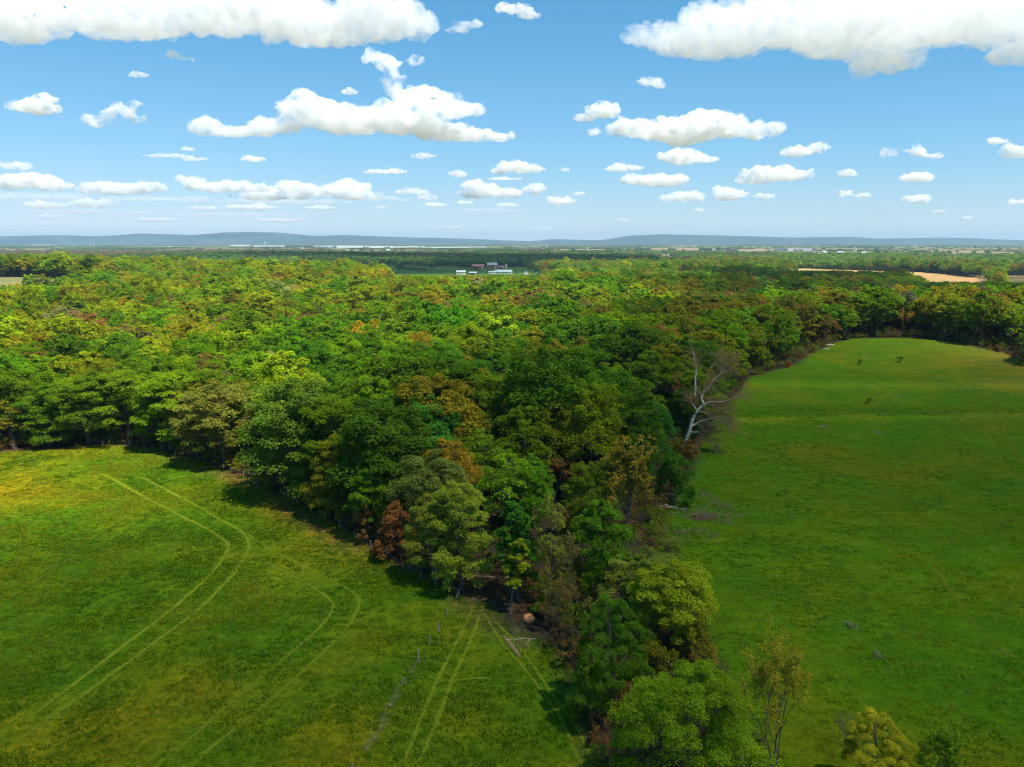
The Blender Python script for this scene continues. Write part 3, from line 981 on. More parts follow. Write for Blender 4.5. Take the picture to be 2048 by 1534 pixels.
def wood_tint(x, y, rnd, n1):
    """species patches: deep green in the middle, lime and olive to the left, brown in the valley"""
    u = project((x, y, 18))[0]
    vy = 470 + 0.42 * (x + 120) + 26 * math.sin(x / 130.0)
    val = math.exp(-((y - vy) / 45) ** 2) * (1 if x > -350 else 0)
    w_ = {DEEP: 1.0, GREEN: 1.6, FRESH: 1.2, LIME: 0.7, OLIVE: 0.75, GOLD: 0.2, BROWN: 0.22, PALE: 0.14, GREY: 0.06}
    if 560 < u < 1330 and y < 400:
        w_[DEEP] *= 3.5; w_[GREEN] *= 1.8; w_[LIME] *= 0.3; w_[GOLD] *= 0.4; w_[BROWN] *= 0.3; w_[PALE] *= .4
    if u < 560 or (y > 560 and u < 800):
        w_[LIME] *= 5.0; w_[FRESH] *= 1.9; w_[DEEP] *= 0.35; w_[OLIVE] *= 1.1; w_[GOLD] *= 1.6
    if y < 200:
        w_[BROWN] *= 0.3; w_[GOLD] *= 0.4; w_[GREEN] *= 1.6; w_[FRESH] *= 1.6
    if y > 400 and u > 700:
        w_[OLIVE] *= 1.5; w_[FRESH] *= 0.8; w_[LIME] *= 0.6; w_[GOLD] *= 0.6
    if u > 1330:
        w_[OLIVE] *= 1.3; w_[LIME] *= 0.4; w_[BROWN] *= 1.8; w_[DEEP] *= 1.2
    if val > 0.35:
        w_[BROWN] += 5 * val; w_[OLIVE] += 2 * val; w_[GREY] += 1.6 * val; w_[GOLD] += 1.2 * val
    if n1 > 0.12: w_[GREEN] *= 3; w_[FRESH] *= 3
    if n1 < -0.12: w_[OLIVE] *= 3.4; w_[GOLD] *= 1.5; w_[BROWN] *= 1.5; w_[FRESH] *= .5
    ks = list(w_)
    t = rnd.random() * sum(w_.values())
    for k in ks:
        t -= w_[k]
        if t <= 0:
            return k
    return ks[-1]

def build_wood():
    rnd = np.random.default_rng(11)
    pr = random.Random(12)
    x, y = scatter(-1150, 1150, 95, 2100, 11.0, rnd)
    keep = in_wood(x, y)
    keep &= (np.abs(x) < 0.80 * y + 90)
    keep &= (y > 95) & ~((y < 172) & (x > -12) & (rnd.random(len(x)) < 0.72))
    keep &= ~((x > 14) & (y < 120) & (x < 80))
    # no trees on the near side of the camera's belt other than those placed one by one
    x, y = x[keep], y[keep]
    for hx, hy, hr in HAND:
        k = np.hypot(x - hx, y - hy) > hr
        x, y = x[k], y[k]
    u, v, dep = project((x, y, height(x, y) + 20))
    front = (u > 1300) & (u < 1520) & (v > 600) & (v < 960) & (dep < SYC_DEPTH + 4)
    k = ~front
    x, y, u, v, dep = x[k], y[k], u[k], v[k], dep[k]
    H = 20 + 10 * rnd.random(len(x)) ** 1.3 + 2.5 * fbm(x / 90.0, y / 90.0, 0, 2, 5)
    dM, dP = poly_dist(x, y, MEADOW), poly_dist(x, y, PASTURE)
    dE = np.minimum(dM, dP)
    H = np.where((y < 175) & (x > 0), H * 0.62, H)
    H = np.where((dE < 5), H * 0.75, H)
    H = H * np.where(rnd.random(len(x)) < 0.14, 1.2, 1.0) * np.where(rnd.random(len(x)) < 0.2, 0.78, 1.0)
    # low growth where the photograph looks across to fields and farms beyond
    z0 = height(x, y)
    for u0, u1, ymax, vmin in ((770, 1100, 1420, 551), (-80, 150, 815, 569), (1650, 1880, 1085, 563), (1545, 1770, 1725, 541), (1500, 1575, 1125, 574), (1880, 2100, 1100, 563)):
        ok = (u > u0) & (u < u1) & (y < ymax) & (y > 430)
        lim = CZ - y * np.tan(np.arctan((vmin - 767) / F) + PITCH) - z0
        H = np.where(ok, np.minimum(H, lim * (0.93 + 0.1 * rnd.random(len(x)))), H)
    k = H > 7
    x, y, u, v, dep, H, dE, z0 = x[k], y[k], u[k], v[k], dep[k], H[k], dE[k], z0[k]
    vis = (u > -60) & (u < 2108) & (v < 1560)
    order = np.argsort(np.where(vis, dep, 1e9))
    n_single = 300 - len(HAND)
    singles = order[:n_single]
    rest = order[n_single:]
    N1 = fbm(x / 60.0, y / 60.0, 0, 3, 88)
    made = []
    for i in singles:
        xx, yy = float(x[i]), float(y[i])
        t = wood_tint(xx, yy, pr, float(N1[i]))
        h = float(H[i])
        ed = dE[i] < 14
        if t in (BROWN, GREY):
            pat = pr.choice(['open0', 'open1', 'open2', 'loose1'])
        elif t in (LIME, GOLD, PALE):
            pat = pr.choice(['loose0', 'loose2', 'wood0', 'wood2', 'wood4', 'edge1'])
        else:
            pat = pr.choice(['edge0', 'edge1', 'edge2', 'edge3']) if ed else pr.choice(['wood%d' % k for k in range(6)])
        Wd = h * pr.uniform(0.54, 0.80)
        z0 = float(height(xx, yy))
        cu, cv, _ = project((xx, yy, z0 + h * .75))
        made.append((cu, cv, NAMES[t], place_tree(pat, (xx, yy, z0), h, Wd, jitter(t, pr), pr.uniform(0, 6.28), 'tree', 'tree', 'trees of the near wood')))
    # tell every tree apart by colour and by where it stands from the nearest landmark
    byplace = {}
    for cu, cv, c, e in made:
        lm = min(LANDMARKS, key=lambda q: math.hypot(q[0] - cu, q[1] - cv))
        du, dv = cu - lm[0], cv - lm[1]
        a = math.degrees(math.atan2(-dv, du)) % 360
        rel = ['right of', 'above right of', 'above', 'above left of', 'left of', 'below left of', 'below', 'below right of'][int((a + 22.5) // 45) % 8]
        byplace.setdefault((c, rel, lm[2]), []).append((math.hypot(du, dv), e))
    for (c, rel, lm), es in byplace.items():
        es.sort(key=lambda q: q[0])
        for k, (_, e) in enumerate(es):
            e['label'] = ('%s %s tree %s %s' % (ORD[min(k, 11)], c, rel, lm)) if len(es) > 1 else '%s tree %s %s' % (c, rel, lm)
    pts = np.stack([x[rest], y[rest], height(x[rest], y[rest])], -1)
    tint = np.array([jitter(wood_tint(a, b, pr, c), pr, 0.18) for a, b, c in zip(x[rest], y[rest], N1[rest])])
    br = np.array([1 if (t[0] > t[1] * 1.2) else 0 for t in tint])
    pid = np.where(br == 1, rnd.choice([6, 7, 7, 3], len(rest)), rnd.integers(0, 7, len(rest)))
    Hs = H[rest]
    Ws = Hs * rnd.uniform(0.55, 0.88, len(rest))
    base_w = np.array([p['W'] for p in MIDPAT]); base_h = np.array([p['H'] for p in MIDPAT])
    scl = np.stack([Ws / base_w[pid], Ws / base_w[pid], Hs / base_h[pid]], -1)
    return pts, pid, scl, tint

def instance_cloud(name, pts, pid, scl, rotz, tint, meshes, collname):
    """one object: a cloud of points, each carrying one of the patterns"""
    col = bpy.data.collections.new(collname)
    for i, me in enumerate(meshes):
        o = bpy.data.objects.new('%s_%02d' % (collname, i), me)
        col.objects.link(o)
    me = bpy.data.meshes.new(name)
    me.vertices.add(len(pts))
    me.vertices.foreach_set('co', np.asarray(pts, np.float32).ravel())
    for an, ty, key, val in (('pid', 'INT', 'value', np.asarray(pid, np.int32)), ('scl', 'FLOAT_VECTOR', 'vector', np.asarray(scl, np.float32).ravel()),
                             ('rot', 'FLOAT_VECTOR', 'vector', np.stack([0 * rotz, 0 * rotz, rotz], -1).astype(np.float32).ravel()),
                             ('tint', 'FLOAT_VECTOR', 'vector', np.asarray(tint, np.float32).ravel())):
        a = me.attributes.new(an, ty, 'POINT')
        a.data.foreach_set(key, val)
    o = link(name, me)
    ng = bpy.data.node_groups.new(name, 'GeometryNodeTree')
    ng.interface.new_socket('Geometry', in_out='INPUT', socket_type='NodeSocketGeometry')
    ng.interface.new_socket('Geometry', in_out='OUTPUT', socket_type='NodeSocketGeometry')
    n, l = ng.nodes, ng.links
    gi, go = n.new('NodeGroupInput'), n.new('NodeGroupOutput')
    ci = n.new('GeometryNodeCollectionInfo')
    ci.inputs['Collection'].default_value = col
    ci.inputs['Separate Children'].default_value = True
    ci.inputs['Reset Children'].default_value = True
    ip = n.new('GeometryNodeInstanceOnPoints')
    ip.inputs['Pick Instance'].default_value = True
    def attr(nm, ty):
        a = n.new('GeometryNodeInputNamedAttribute')
        a.data_type = ty
        a.inputs['Name'].default_value = nm
        return a.outputs['Attribute']
    l.new(gi.outputs[0], ip.inputs['Points'])
    l.new(ci.outputs[0], ip.inputs['Instance'])
    l.new(attr('pid', 'INT'), ip.inputs['Instance Index'])
    l.new(attr('rot', 'FLOAT_VECTOR'), ip.inputs['Rotation'])
    l.new(attr('scl', 'FLOAT_VECTOR'), ip.inputs['Scale'])
    l.new(ip.outputs[0], go.inputs[0])
    md = o.modifiers.new('scatter', 'NODES')
    md.node_group = ng
    return o

def joined(p, name):
    """trunk and crown of a pattern in one mesh, for the mass of far trees"""
    bm = bmesh.new()
    c, t = p['crown'], p['trunk']
    vc = np.empty(len(c.vertices) * 3, np.float32); c.vertices.foreach_get('co', vc)
    vt = np.empty(len(t.vertices) * 3, np.float32); t.vertices.foreach_get('co', vt)
    fc = np.empty(len(c.polygons) * 4, np.int32); c.loops.foreach_get('vertex_index', fc)
    ft = np.empty(len(t.polygons) * 4, np.int32); t.loops.foreach_get('vertex_index', ft)
    bm.free()
    v = np.concatenate([vc.reshape(-1, 3), vt.reshape(-1, 3)])
    f = np.concatenate([fc.reshape(-1, 4), ft.reshape(-1, 4) + len(c.vertices)])
    me = mesh_np(name, v, f, [M_LEAF, M_BARK])
    mi = np.zeros(len(f), np.int32); mi[len(c.polygons):] = 1
    me.polygons.foreach_set('material_index', mi)
    for an in ('lv', 'age'):
        a = me.attributes.new(an, 'FLOAT', 'FACE')
        x = np.zeros(len(f), np.float32)
        y = np.empty(len(c.polygons), np.float32)
        c.attributes[an].data.foreach_get('value', y)
        x[:len(y)] = y
        a.data.foreach_set('value', x)
    return me

pts, pid, scl, tint = build_wood()
o = instance_cloud('woodland', pts, pid, scl, rng.uniform(0, 6.28, len(pts)), tint, [joined(p, 'wood_tree_pattern') for p in MIDPAT], 'wood_pattern')
tag(o, 'mass of spring trees covering the hills behind the individual trees', 'woodland', kind='stuff')
print('wood', time.time() - T0, len(pts))

# ------------------------------------------------------------------ undergrowth beneath the hedge and the wood edge
def build_undergrowth():
    rnd = np.random.default_rng(21)
    x, y = scatter(-260, 300, 85, 520, 2.6, rnd, 0.5)
    k = ~inside(x, y, MEADOW) & ~inside(x, y, PASTURE)
    dM, dP = poly_dist(x, y, MEADOW), poly_dist(x, y, PASTURE)
    k &= (np.minimum(dM, dP) < 22) & (np.abs(x) < 0.75 * y + 40)
    k &= (rnd.random(len(x)) < np.where(y < 190, 0.85, np.where(np.minimum(dM, dP) < 7, 0.7, 0.4)))
    k &= ~((y < 118) & (x > 42))
    ln = gp([(905, 1165), (955, 1205), (985, 1240)])
    k &= poly_dist(x, y, ln, False) > 5
    hp = ground(1058, 1243)
    k &= np.hypot(x - hp.x, (y - hp.y + 2.5) * 0.7) > 3.2
    x, y = x[k], y[k]
    n = len(x)
    pal = np.array([BROWN, BROWN, GREY, OLIVE, GREEN, RUST, (0.07, 0.05, 0.025)])
    tint = pal[rnd.choice(7, n, p=[.14, .10, .12, .26, .26, .02, .10])] * rnd.uniform(0.75, 1.2, (n, 1))
    s = rnd.uniform(0.4, 1.1, n)
    scl = np.stack([s, s, s * rnd.uniform(.7, 1.3, n)], -1)
    ms = [lobed_tree(800 + i, 4.5, 4.5, 0.02, 5, 6, [24, 16, 34][i], 0.26, 0.5, thin_trunk=0.5) for i in range(3)] + [branchy_tree(810, 5, 4, 4, 4, 0.14, 3, 0.5)]
    o = instance_cloud('undergrowth', np.stack([x, y, height(x, y)], -1), rnd.integers(0, 4, n), scl, rnd.uniform(0, 6.28, n), tint, [joined(p, 'undergrowth_pattern') for p in ms], 'undergrowth_pattern')
    tag(o, 'brown and green brush under the hedge and the wood edge', 'undergrowth', kind='stuff')

build_undergrowth()
T('undergrowth')

# ------------------------------------------------------------------ woods of the far plain
def clump_mesh(seed, n=15, R0=24.0):
    """a patch of far crowns"""
    rnd = np.random.default_rng(seed)
    P, N, S, LV, AGE = [], [], [], [], []
    for k in range(n):
        a = k * 2.4; r = R0 * math.sqrt((k + 0.5) / n)
        c = np.array([r * math.cos(a), r * math.sin(a), 0]) + rnd.normal(size=3) * np.array([2, 2, 0])
        h = rnd.uniform(13, 22); w_ = rnd.uniform(4.5, 7.5)
        m = 42
        d = rnd.normal(size=(m, 3)); d /= np.linalg.norm(d, axis=1)[:, None]
        d[:, 2] = np.where(d[:, 2] < -0.5, -d[:, 2], d[:, 2])
        P.append(c + np.array([0, 0, h - 5.5]) + d * np.array([w_, w_, 6.0]) * rnd.uniform(0.8, 1.05, (m, 1)))
        N.append(d + rnd.normal(size=(m, 3)) * 0.35)
        S.append(rnd.uniform(2.2, 4.0, m))
        sh = rnd.uniform(0.65, 1.3)
        LV.append(sh * rnd.uniform(0.75, 1.25, m)); AGE.append(np.full(m, rnd.uniform(0, 0.9)))
    return finish_crown('far_patch', np.concatenate(P), np.concatenate(N), np.concatenate(S), np.concatenate(LV), np.concatenate(AGE), rnd, 0.9)

def build_far_woods():
    rnd = np.random.default_rng(31)
    X, Y = [], []
    for y0, y1, cell in ((1000, 3200, 33), (3200, 5600, 44), (5600, 9500, 70), (9500, 16500, 120)):
        x, y = scatter(-0.78 * y1 - 150, 0.78 * y1 + 150, y0, y1, cell, rnd, 0.45)
        k = (np.abs(x) < 0.78 * y + 150) & ~((np.abs(x) < 1160) & (y < 2110))
        x, y = x[k], y[k]
        k = wood_mask(x, y) > 0.5
        x, y = x[k], y[k]
        d = np.hypot(x, y)
        thin = np.where(d > 5200, rnd.random(len(x)) < 0.8, True)
        X.append(x[thin]); Y.append(y[thin])
    x, y = np.concatenate(X), np.concatenate(Y)
    # scattered trees of hedgerows between the fields
    n = 5200
    d = rnd.uniform(2300, 9000, n) ; u = rnd.uniform(-0.72, 0.72, n)
    hx, hy = d * u, d
    ln = np.abs(np.sin(hx / 67.0 + 3 * fbm(hx / 800, hy / 800, 0, 2, 4))) < 0.22
    cl = np.zeros(n, bool)
    for p in CLEARINGS.values():
        cl |= inside(hx, hy, p)
    hx, hy = hx[ln & ~cl], hy[ln & ~cl]
    nb = len(x)
    x, y = np.concatenate([x, hx]), np.concatenate([y, hy])
    n = len(x)
    d = np.hypot(x, y)
    s = rnd.uniform(0.85, 1.25, n) * (1 + 0.7 * sstep(5000, 9000, d) + 0.9 * sstep(9000, 14000, d))
    s[nb:] *= 0.45
    z = rnd.uniform(0.8, 1.2, n) * np.where(d > 6000, 0.75, 1)
    pal = np.array([(0.07, 0.15, 0.02), (0.13, 0.21, 0.03), (0.10, 0.18, 0.025), (0.15, 0.13, 0.05), (0.18, 0.135, 0.075), (0.055, 0.11, 0.02)])
    nse = fbm(x / 420.0, y / 300.0, 0, 3, 57)
    t = np.clip(((nse + 0.55) / 1.1 * 5 + rnd.normal(size=n) * 0.9), 0, 5.99).astype(int)
    brown = (x < -900) & (d > 3300) & (d < 5600)
    t = np.where(brown & (rnd.random(n) < 0.7), rnd.choice([3, 4, 4], n), t)
    fresh = (x > 600) & (d > 2000) & (d < 4600)
    t = np.where(fresh & (rnd.random(n) < 0.75), rnd.choice([1, 2, 1, 0], n), t)
    dark = (d > 2300) & (d < 4300) & (x < 500) & (x > -1600)
    t = np.where(dark & (rnd.random(n) < 0.6), rnd.choice([5, 0, 5], n), t)
    tint = pal[t] * rnd.uniform(0.8, 1.2, (n, 1))
    o = instance_cloud('far_woods', np.stack([x, y, height(x, y) - 1], -1), rnd.integers(0, 5, n), np.stack([s, s, z], -1), rnd.uniform(0, 6.28, n), tint, [clump_mesh(900 + i) for i in range(5)], 'far_pattern')
    tag(o, 'far off woods and hedgerows across the plain', 'woodland', kind='stuff')
    T('far woods', n)

build_far_woods()

# ------------------------------------------------------------------ tracks and worn lines in the grass
def track_material(name, col, strength):
    m, n, l = mat_new(name)
    out = n.new('ShaderNodeOutputMaterial')
    d = n.new('ShaderNodeBsdfDiffuse')
    tr = n.new('ShaderNodeBsdfTransparent')
    mx = n.new('ShaderNodeMixShader')
    a = n.new('ShaderNodeAttribute'); a.attribute_name = 'wear'
    tc = n.new('ShaderNodeTexCoord')
    z = n.new('ShaderNodeTexNoise'); z.inputs['Scale'].default_value = 2.6; z.inputs['Detail'].default_value = 4; z.inputs['Roughness'].default_value = 0.7
    z2 = n.new('ShaderNodeTexNoise'); z2.inputs['Scale'].default_value = 0.09; z2.inputs['Detail'].default_value = 3
    l.new(tc.outputs['Object'], z.inputs['Vector']); l.new(tc.outputs['Object'], z2.inputs['Vector'])
    r2 = ramp(n, [(0.33, (0.72,) * 3), (0.6, (1, 1, 1))]); l.new(z2.outputs[0], r2.inputs[0])
    m2 = n.new('ShaderNodeMath'); m2.operation = 'MULTIPLY'; l.new(a.outputs['Fac'], m2.inputs[0]); l.new(r2.outputs[0], m2.inputs[1])
    # worn blades show where the grain lies under the wear: solid or absent, never glassy
    m1 = n.new('ShaderNodeMapRange'); m1.inputs['From Min'].default_value = 0.0; m1.inputs['From Max'].default_value = 1.0
    m1.inputs['To Min'].default_value = 0.28; m1.inputs['To Max'].default_value = 0.28 + 0.44 * strength
    l.new(m2.outputs[0], m1.inputs[0])
    m3 = n.new('ShaderNodeMath'); m3.operation = 'LESS_THAN'; l.new(z.outputs[0], m3.inputs[0]); l.new(m1.outputs[0], m3.inputs[1])
    cr = ramp(n, [(0.3, tuple(c * 0.8 for c in col)), (0.7, tuple(c * 1.2 for c in col))]); l.new(z.outputs[0], cr.inputs[0])
    l.new(cr.outputs[0], d.inputs[0])
    l.new(m3.outputs[0], mx.inputs[0]); l.new(tr.outputs[0], mx.inputs[1]); l.new(d.outputs[0], mx.inputs[2])
    l.new(mx.outputs[0], out.inputs[0])
    return m

M_TRACK = track_material('track_grass', (0.160, 0.205, 0.010), 0.85)
M_FAINT = track_material('faint_track_grass', (0.145, 0.190, 0.010), 0.75)
M_VFAINT = track_material('thin_grass', (0.14, 0.17, 0.010), 0.6)
M_DARKTRACK = track_material('flattened_grass', (0.040, 0.085, 0.006), 0.6)
M_STRAW = track_material('dry_straw', (0.22, 0.16, 0.06), 0.9)
M_REDSOIL = track_material('red_brown_litter', (0.13, 0.06, 0.035), 0.9)
M_SOIL = track_material('bare_soil', (0.26, 0.15, 0.075), 1.0)

def smooth_path(pts, step=0.8):
    p = np.array(pts)
    # Catmull-Rom through the points
    q = np.concatenate([[2 * p[0] - p[1]], p, [2 * p[-1] - p[-2]]])
    out = []
    for i in range(1, len(q) - 2):
        L = np.linalg.norm(q[i + 1] - q[i])
        n = max(2, int(L / step))
        t = np.linspace(0, 1, n, endpoint=False)[:, None]
        out.append(0.5 * ((2 * q[i]) + (-q[i - 1] + q[i + 1]) * t + (2 * q[i - 1] - 5 * q[i] + 4 * q[i + 1] - q[i + 2]) * t ** 2 + (-q[i - 1] + 3 * q[i] - 3 * q[i + 1] + q[i + 2]) * t ** 3))
    out.append(p[-1:])
    return np.concatenate(out)

TRACK_GRID = np.zeros((1200, 800), bool)      # 0.4 m cells where wheels have pressed the grass

def strip(name, px, width, mat, lift=0.03):
    lift += 0.03
    c = smooth_path(gp(px))
    t = np.gradient(c, axis=0)
    t /= np.linalg.norm(t, axis=1)[:, None] + 1e-9
    nrm = np.stack([-t[:, 1], t[:, 0]], -1)
    wv = width * 1.2 * (1 + 0.5 * fbm(c[:, 0] / 3, c[:, 1] / 3, 0, 3, 8))
    offs = np.array([-0.9, -0.4, 0, 0.4, 0.9])
    P = c[:, None, :] + nrm[:, None, :] * (offs[None, :] * wv[:, None])[:, :, None]
    x, y = P[..., 0].ravel(), P[..., 1].ravel()
    V = np.stack([x, y, height(x, y) + lift], -1)
    k = len(offs)
    for ox in (0.0,):
        for oy in (0.0,):
            ci, cj = ((x + ox + 230) / 0.4).astype(int), ((y + oy - 40) / 0.4).astype(int)
            okc = (ci >= 0) & (ci < 1200) & (cj >= 0) & (cj < 800)
            TRACK_GRID[ci[okc], cj[okc]] = True
    idx = np.arange(len(V)).reshape(-1, k)
    f = np.stack([idx[:-1, :-1], idx[1:, :-1], idx[1:, 1:], idx[:-1, 1:]], -1).reshape(-1, 4)
    me = mesh_np(name, V, f, [mat])
    wear = np.tile(np.array([0, 0.8, 1, 0.8, 0]), len(c))
    end = np.minimum(np.arange(len(c)), np.arange(len(c))[::-1]) / 3.0
    wear = wear * np.repeat(np.clip(end, 0, 1), k)
    a = me.attributes.new('wear', 'FLOAT', 'POINT')
    a.data.foreach_set('value', wear.astype(np.float32))
    o = link(name, me)
    tag(o, kind='structure')

strip('wheel_track', [(946, 1205), (943, 1222), (925, 1262), (880, 1350), (850, 1420), (800, 1545)], 0.42, M_TRACK)
strip('wheel_track', [(962, 1225), (945, 1272), (905, 1360), (875, 1440), (830, 1545)], 0.42, M_TRACK, 0.034)
strip('wheel_track', [(962, 1215), (1000, 1280), (1055, 1345), (1095, 1400), (1130, 1455), (1168, 1545)], 0.36, M_FAINT, 0.038)
strip('wheel_track', [(982, 1235), (1030, 1285), (1075, 1345), (1112, 1400), (1150, 1450), (1195, 1545)], 0.36, M_FAINT, 0.042)
strip('wheel_track', [(202, 946), (270, 985), (342, 1022), (410, 1056), (440, 1075), (456, 1090), (450, 1112), (415, 1155), (340, 1222), (250, 1290), (120, 1390), (30, 1452)], 0.55, M_TRACK, 0.046)
strip('wheel_track', [(274, 950), (359, 994), (445, 1042), (485, 1065), (498, 1088), (490, 1115), (465, 1150), (394, 1222), (300, 1292), (200, 1366), (95, 1440), (10, 1500)], 0.6, M_TRACK, 0.05)
strip('wheel_track', [(480, 1062), (582, 1121), (660, 1160), (705, 1185), (718, 1205), (708, 1235), (680, 1272), (620, 1330), (530, 1410), (430, 1490), (380, 1534)], 0.5, M_FAINT, 0.054)
strip('wheel_track', [(488, 1098), (560, 1140), (630, 1178), (662, 1203), (664, 1222), (640, 1255), (560, 1325), (440, 1425), (330, 1525)], 0.5, M_FAINT, 0.058)
strip('worn_line', [(150, 935), (220, 955), (300, 1000), (390, 1050)], 0.4, M_FAINT, 0.062)
strip('flattened_line', [(312, 1028), (270, 1050), (235, 1075), (137, 1125), (0, 1215)], 0.3, M_DARKTRACK, 0.066)
strip('flattened_line', [(262, 1032), (220, 1058), (140, 1112), (60, 1165)], 0.3, M_DARKTRACK, 0.07)
strip('worn_line', [(838, 1340), (880, 1362), (950, 1358), (1010, 1357)], 0.35, M_FAINT, 0.074)
for k, px in enumerate([[(1720, 968), (1770, 985), (1850, 1020), (1950, 1050), (2060, 1075)], [(1650, 830), (1700, 895), (1740, 945), (1790, 1010)], [(1480, 803), (1600, 805), (1700, 812), (1850, 822), (2000, 845)],
                        [(1545, 742), (1650, 741), (1760, 738), (1850, 735)], [(1845, 730), (1860, 745), (1850, 760), (1840, 775)], [(1950, 760), (1985, 800), (2010, 860), (2048, 930)], [(1930, 790), (1960, 830), (1990, 900), (2048, 970)],
                        [(1800, 990), (1870, 1010), (1960, 1030), (2060, 1040)], [(1560, 1000), (1640, 985), (1720, 990), (1800, 1010)], [(1850, 1110), (1900, 1180), (1960, 1260), (2048, 1330)]]):
    strip('worn_line', px, 0.8, M_VFAINT, 0.03 + 0.004 * k)
strip('straw_line', [(1000, 1262), (1030, 1300), (1045, 1325)], 0.5, M_STRAW, 0.078)
for px in ([(1168, 1470), (1178, 1490)], [(1186, 1500), (1196, 1512)]):
    strip('soil_patch', px, 0.9, M_SOIL, 0.082)
strip('soil_patch', [(1372, 1040), (1400, 1036), (1440, 1030)], 2.6, M_REDSOIL, 0.03)
strip('soil_patch', [(938, 1186), (955, 1196), (980, 1208)], 1.1, M_SOIL, 0.086)
T('tracks')

# ------------------------------------------------------------------ grass standing in the two fields
def grass_patch(seed, nb, h, r):
    rnd = np.random.default_rng(seed)
    a = rnd.uniform(0, 6.283, nb); q = r * np.sqrt(rnd.random(nb))
    b = np.stack([q * np.cos(a), q * np.sin(a), np.full(nb, -0.03)], -1)
    d = np.stack([np.cos(a) * rnd.uniform(0, .9, nb), np.sin(a) * rnd.uniform(0, .9, nb), np.ones(nb)], -1)
    t = b + d * (h * rnd.uniform(.5, 1.1, nb))[:, None]
    sd = np.stack([-np.sin(a + 1), np.cos(a + 1), 0 * a], -1) * 0.05
    v = np.stack([b - sd, b + sd, t + sd * .4, t - sd * .4], 1).reshape(-1, 3)
    me = mesh_np('grass_patch', v, np.arange(4 * nb).reshape(-1, 4), [M_LEAF])
    for an, val in (('lv', rnd.uniform(.75, 1.2, nb)), ('age', rnd.uniform(0, .5, nb))):
        at_ = me.attributes.new(an, 'FLOAT', 'FACE')
        at_.data.foreach_set('value', val.astype(np.float32))
    return me

def build_grass(name, poly, x0, x1, y0, y1, cell, label, pal, seed, hs_):
    rnd = np.random.default_rng(seed)
    x, y = scatter(x0, x1, y0, y1, cell, rnd, 0.6)
    k = inside(x, y, poly) & (np.abs(x) < 0.72 * y + 14)
    k &= rnd.random(len(x)) < np.clip(0.55 + 1.1 * fbm(x / 6.0, y / 6.0, 0, 3, seed), 0.08, 1) * (1 - 0.6 * sstep(150, 260, y))
    ci, cj = ((x + 230) / 0.4).astype(int), ((y - 40) / 0.4).astype(int)
    k &= ~TRACK_GRID[np.clip(ci, 0, 1199), np.clip(cj, 0, 799)]
    x, y = x[k], y[k]
    n = len(x)
    c = np.clip((fbm(x / 11.0, y / 11.0, 0, 3, seed + 3) * 1.3 + .5 + rnd.normal(size=n) * .28 + 0.25 * sstep(-70, -120, x)) * len(pal), 0, len(pal) - .01).astype(int)  # yellower tufts toward the left paint in the sunlit side
    tint = np.array(pal)[c] * rnd.uniform(.8, 1.2, (n, 1))
    s = rnd.uniform(.7, 1.5, n)
    o = instance_cloud(name, np.stack([x, y, height(x, y)], -1), rnd.integers(0, 3, n), np.stack([s, s, s * hs_ * rnd.uniform(.6, 1.4, n)], -1), rnd.uniform(0, 6.28, n), tint,
                       [grass_patch(950 + i, 22, 0.20, 0.42) for i in range(3)], name + '_pattern')
    tag(o, label, 'grass', kind='stuff')
    return n

GP = [(0.058, 0.125, 0.004), (0.070, 0.145, 0.004), (0.090, 0.165, 0.005), (0.130, 0.185, 0.006), (0.185, 0.190, 0.009)]
n1_ = build_grass('meadow_grass', MEADOW, -190, 16, 78, 260, 0.66, 'uneven tufts of grass over the left meadow', GP, 71, 1.0)
n2_ = build_grass('pasture_grass', PASTURE, 10, 200, 78, 300, 0.85, 'short grass tufts over the right pasture', GP, 72, 0.7)
T('grass', n1_, n2_)


# ------------------------------------------------------------------ post fence along the meadow
M_POST = plain('weathered_post', (0.24, 0.22, 0.18), 0.95, 0.3, 6.0)
M_WIRE = plain('wire', (0.2, 0.2, 0.2), 0.6, 0.1, 4.0)

